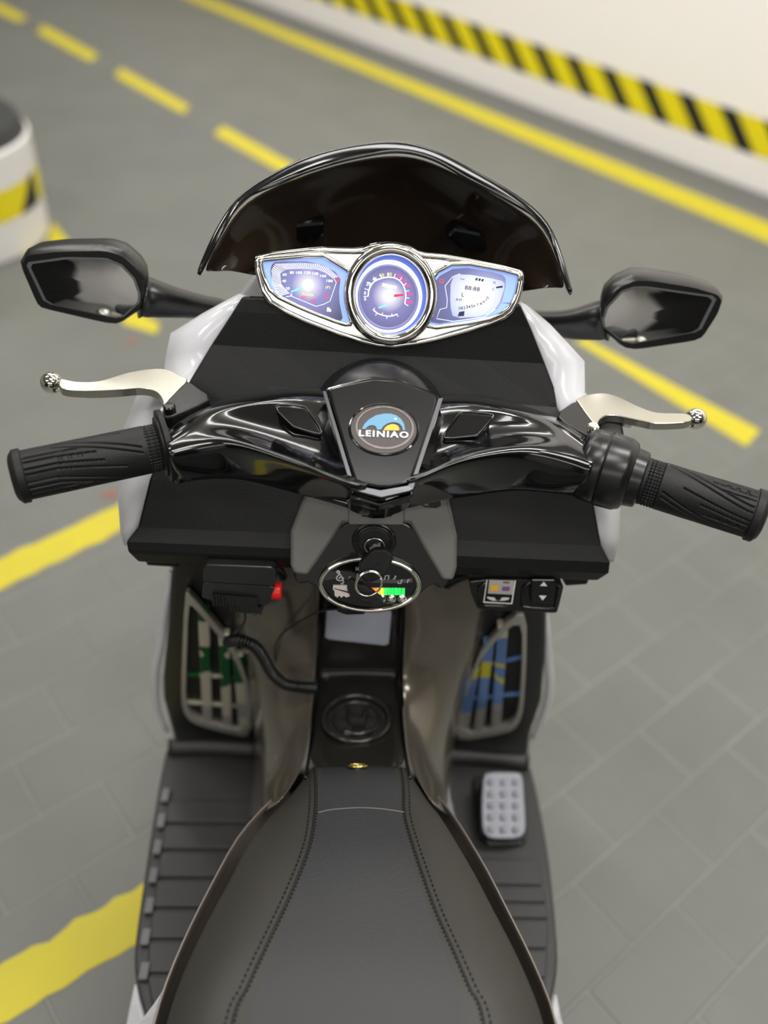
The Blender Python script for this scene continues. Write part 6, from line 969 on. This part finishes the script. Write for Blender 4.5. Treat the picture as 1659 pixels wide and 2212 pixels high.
for yy in (.74, -.28):
    wl = lathe('wheel', (-.045, yy, .13), (.045, yy, .13), [(0, .06), (.002, .11), (.012, .127), (.045, .13), (.078, .127), (.088, .11), (.09, .06)], RUBBER, SC, 48)
    lathe('rim', (-.048, yy, .13), (.048, yy, .13), [(0, .01), (.001, .055), (.004, .065), (.092, .065), (.095, .055), (.096, .01)], STR, wl, 32)
bm = bmesh.new(); box(bm, -.05, .05, .52, .70, .10, .20); obj('front_frame', bm, SEMI, SC, bevel=.01)

# seat --------------------------------------------------------
st = [[V(p) for p in r] for r in G['seat']]
# front lip curls down, the tail runs on behind the rider
front = [p+Vector((0, .006, -.02)) for p in st[0]]; front2 = [p+Vector((0, -.004, -.045)) for p in st[0]]
tail = []
for dy, k in ((-.08, 1.04), (-.20, 1.0), (-.32, .86), (-.40, .6)):
    tail.append([Vector((p.x*k, st[-1][4].y+dy, p.z-(0.0 if dy > -.3 else .02))) for p in st[-1]])
allr = [front2, front]+st+tail
for r in allr:  # welt grooves along the seams
    pass
cs_ = [[tuple(p) for p in r[2:7]] for r in allr]
sides_l = [[tuple(p) for p in r[0:3]] for r in allr]; sides_r = [[tuple(p) for p in r[6:9]] for r in allr]
rows = [[tuple(p) for p in r] for r in allr]
bm = bmesh.new(); vs = [[bm.verts.new(q) for q in r] for r in rows]
for i in range(len(rows)-1):
    for j in range(8):
        f = bm.faces.new((vs[i][j], vs[i][j+1], vs[i+1][j+1], vs[i+1][j])); f.material_index = 0 if j in (3, 4) else 1
    f = bm.faces.new((vs[i][8], vs[i][0], vs[i+1][0], vs[i+1][8])); f.material_index = 1
bm.faces.new(vs[0]); bm.faces.new(vs[-1][::-1]); bmesh.ops.recalc_face_normals(bm, faces=bm.faces)
seat = obj('seat', bm, SEATM, SC, smooth=True, subsurf=2); seat.data.materials.append(SEATS)
def surf(col):
    """points of a seam on the subdivided seat surface"""
    dg = bpy.context.evaluated_depsgraph_get(); dg.update(); ev = seat.evaluated_get(dg); out = []
    off = origin(seat)
    for p in spline([r[col] for r in st]+[tail[0][col]], 10):
        ok, loc, n, i = ev.ray_cast(p-off+Vector((0, 0, .05)), Vector((0, 0, -1)))
        out.append((loc+off) if ok else p)
    return out
seams = {}
for c in (3, 5):
    s = surf(c); seams[c] = s
    tube('seam_groove', [tuple(p+Vector((0, 0, -.0001))) for p in s], .0009, STITCH, seat, seg=6)
    sx = -1 if c == 3 else 1
    for side, dx in ((0, sx*.0042),):
        rs = resample([p+Vector((dx, 0, .0003)) for p in s], 160); bm = bmesh.new()
        for i in range(0, 158, 2): add_tube(bm, [rs[i], rs[i+1]], .0005, 4)
        o = obj('seam_stitches', bm, STITCH, seat); o['kind'] = 'stuff'
    rs = resample([p+Vector((-sx*.0016, 0, .0005)) for p in s], 200); bm = bmesh.new()
    for i in range(0, 198, 2): add_tube(bm, [rs[i], rs[i+1]], .0005, 4)
    o = obj('seam_stitches', bm, STITCH, seat); o['kind'] = 'stuff'
dg = bpy.context.evaluated_depsgraph_get(); ev = seat.evaluated_get(dg); off = origin(seat); xs = []
for p in spline(G['xseam'], 6):
    ok, loc, n, i = ev.ray_cast(p-off+Vector((0, 0, .05)), Vector((0, 0, -1))); xs.append((loc+off+Vector((0, 0, .0002))) if ok else p)
tube('cross_seam', [tuple(p) for p in xs], .0009, flat('pale_thread', (84, 82, 80), .5), seat, seg=6)
tube('cross_groove', [tuple(p+Vector((0, -.0014, -.0004))) for p in xs], .001, STITCH, seat, seg=6)
c = V(G['snap']); ok, loc, n, i = ev.ray_cast(c-off+Vector((0, 0, .05)), Vector((0, 0, -1))); c = (loc+off) if ok else c; n = n if ok else Vector((0, 0, 1))
u_ = n.cross(Vector((1, 0, 0))).normalized(); x_ = u_.cross(n)
sn = plate('seat_snap', [tuple(c+x_*math.cos(a)*.0075+u_*math.sin(a)*.0062) for a in [i*math.pi/16 for i in range(32)]], .002, SEMI, seat, lift=.0012)
sn.parent = seat
tube('snap_rim', [tuple(c+n*.0015+x_*math.cos(a)*.0075+u_*math.sin(a)*.0062) for a in [i*math.pi/16 for i in range(32)]], .0011, BRASS, seat, closed=True, seg=8)
tube('snap_emblem', [tuple(c+n*.0016+x_*x*.001+u_*y*.001) for x, y in ((-4, -1), (-2, 1.5), (0, .3), (2, 1.5), (4, 0))], .0008, BRASS, seat, catmull=4, seg=6)
for sx, col in ((-1, 0), (1, 8)):
    lo_ = [r[col] for r in allr[3:]]
    rws = [[tuple(p+Vector((sx*.002, 0, .012))) for p in lo_], [tuple(p+Vector((sx*.006, 0, -.010))) for p in lo_], [tuple(p+Vector((-sx*.012, 0, -.05))) for p in lo_]]
    grid('seat_side_trim', rws, SEATB, seat, subsurf=1, solid=.003, flip=(sx > 0))
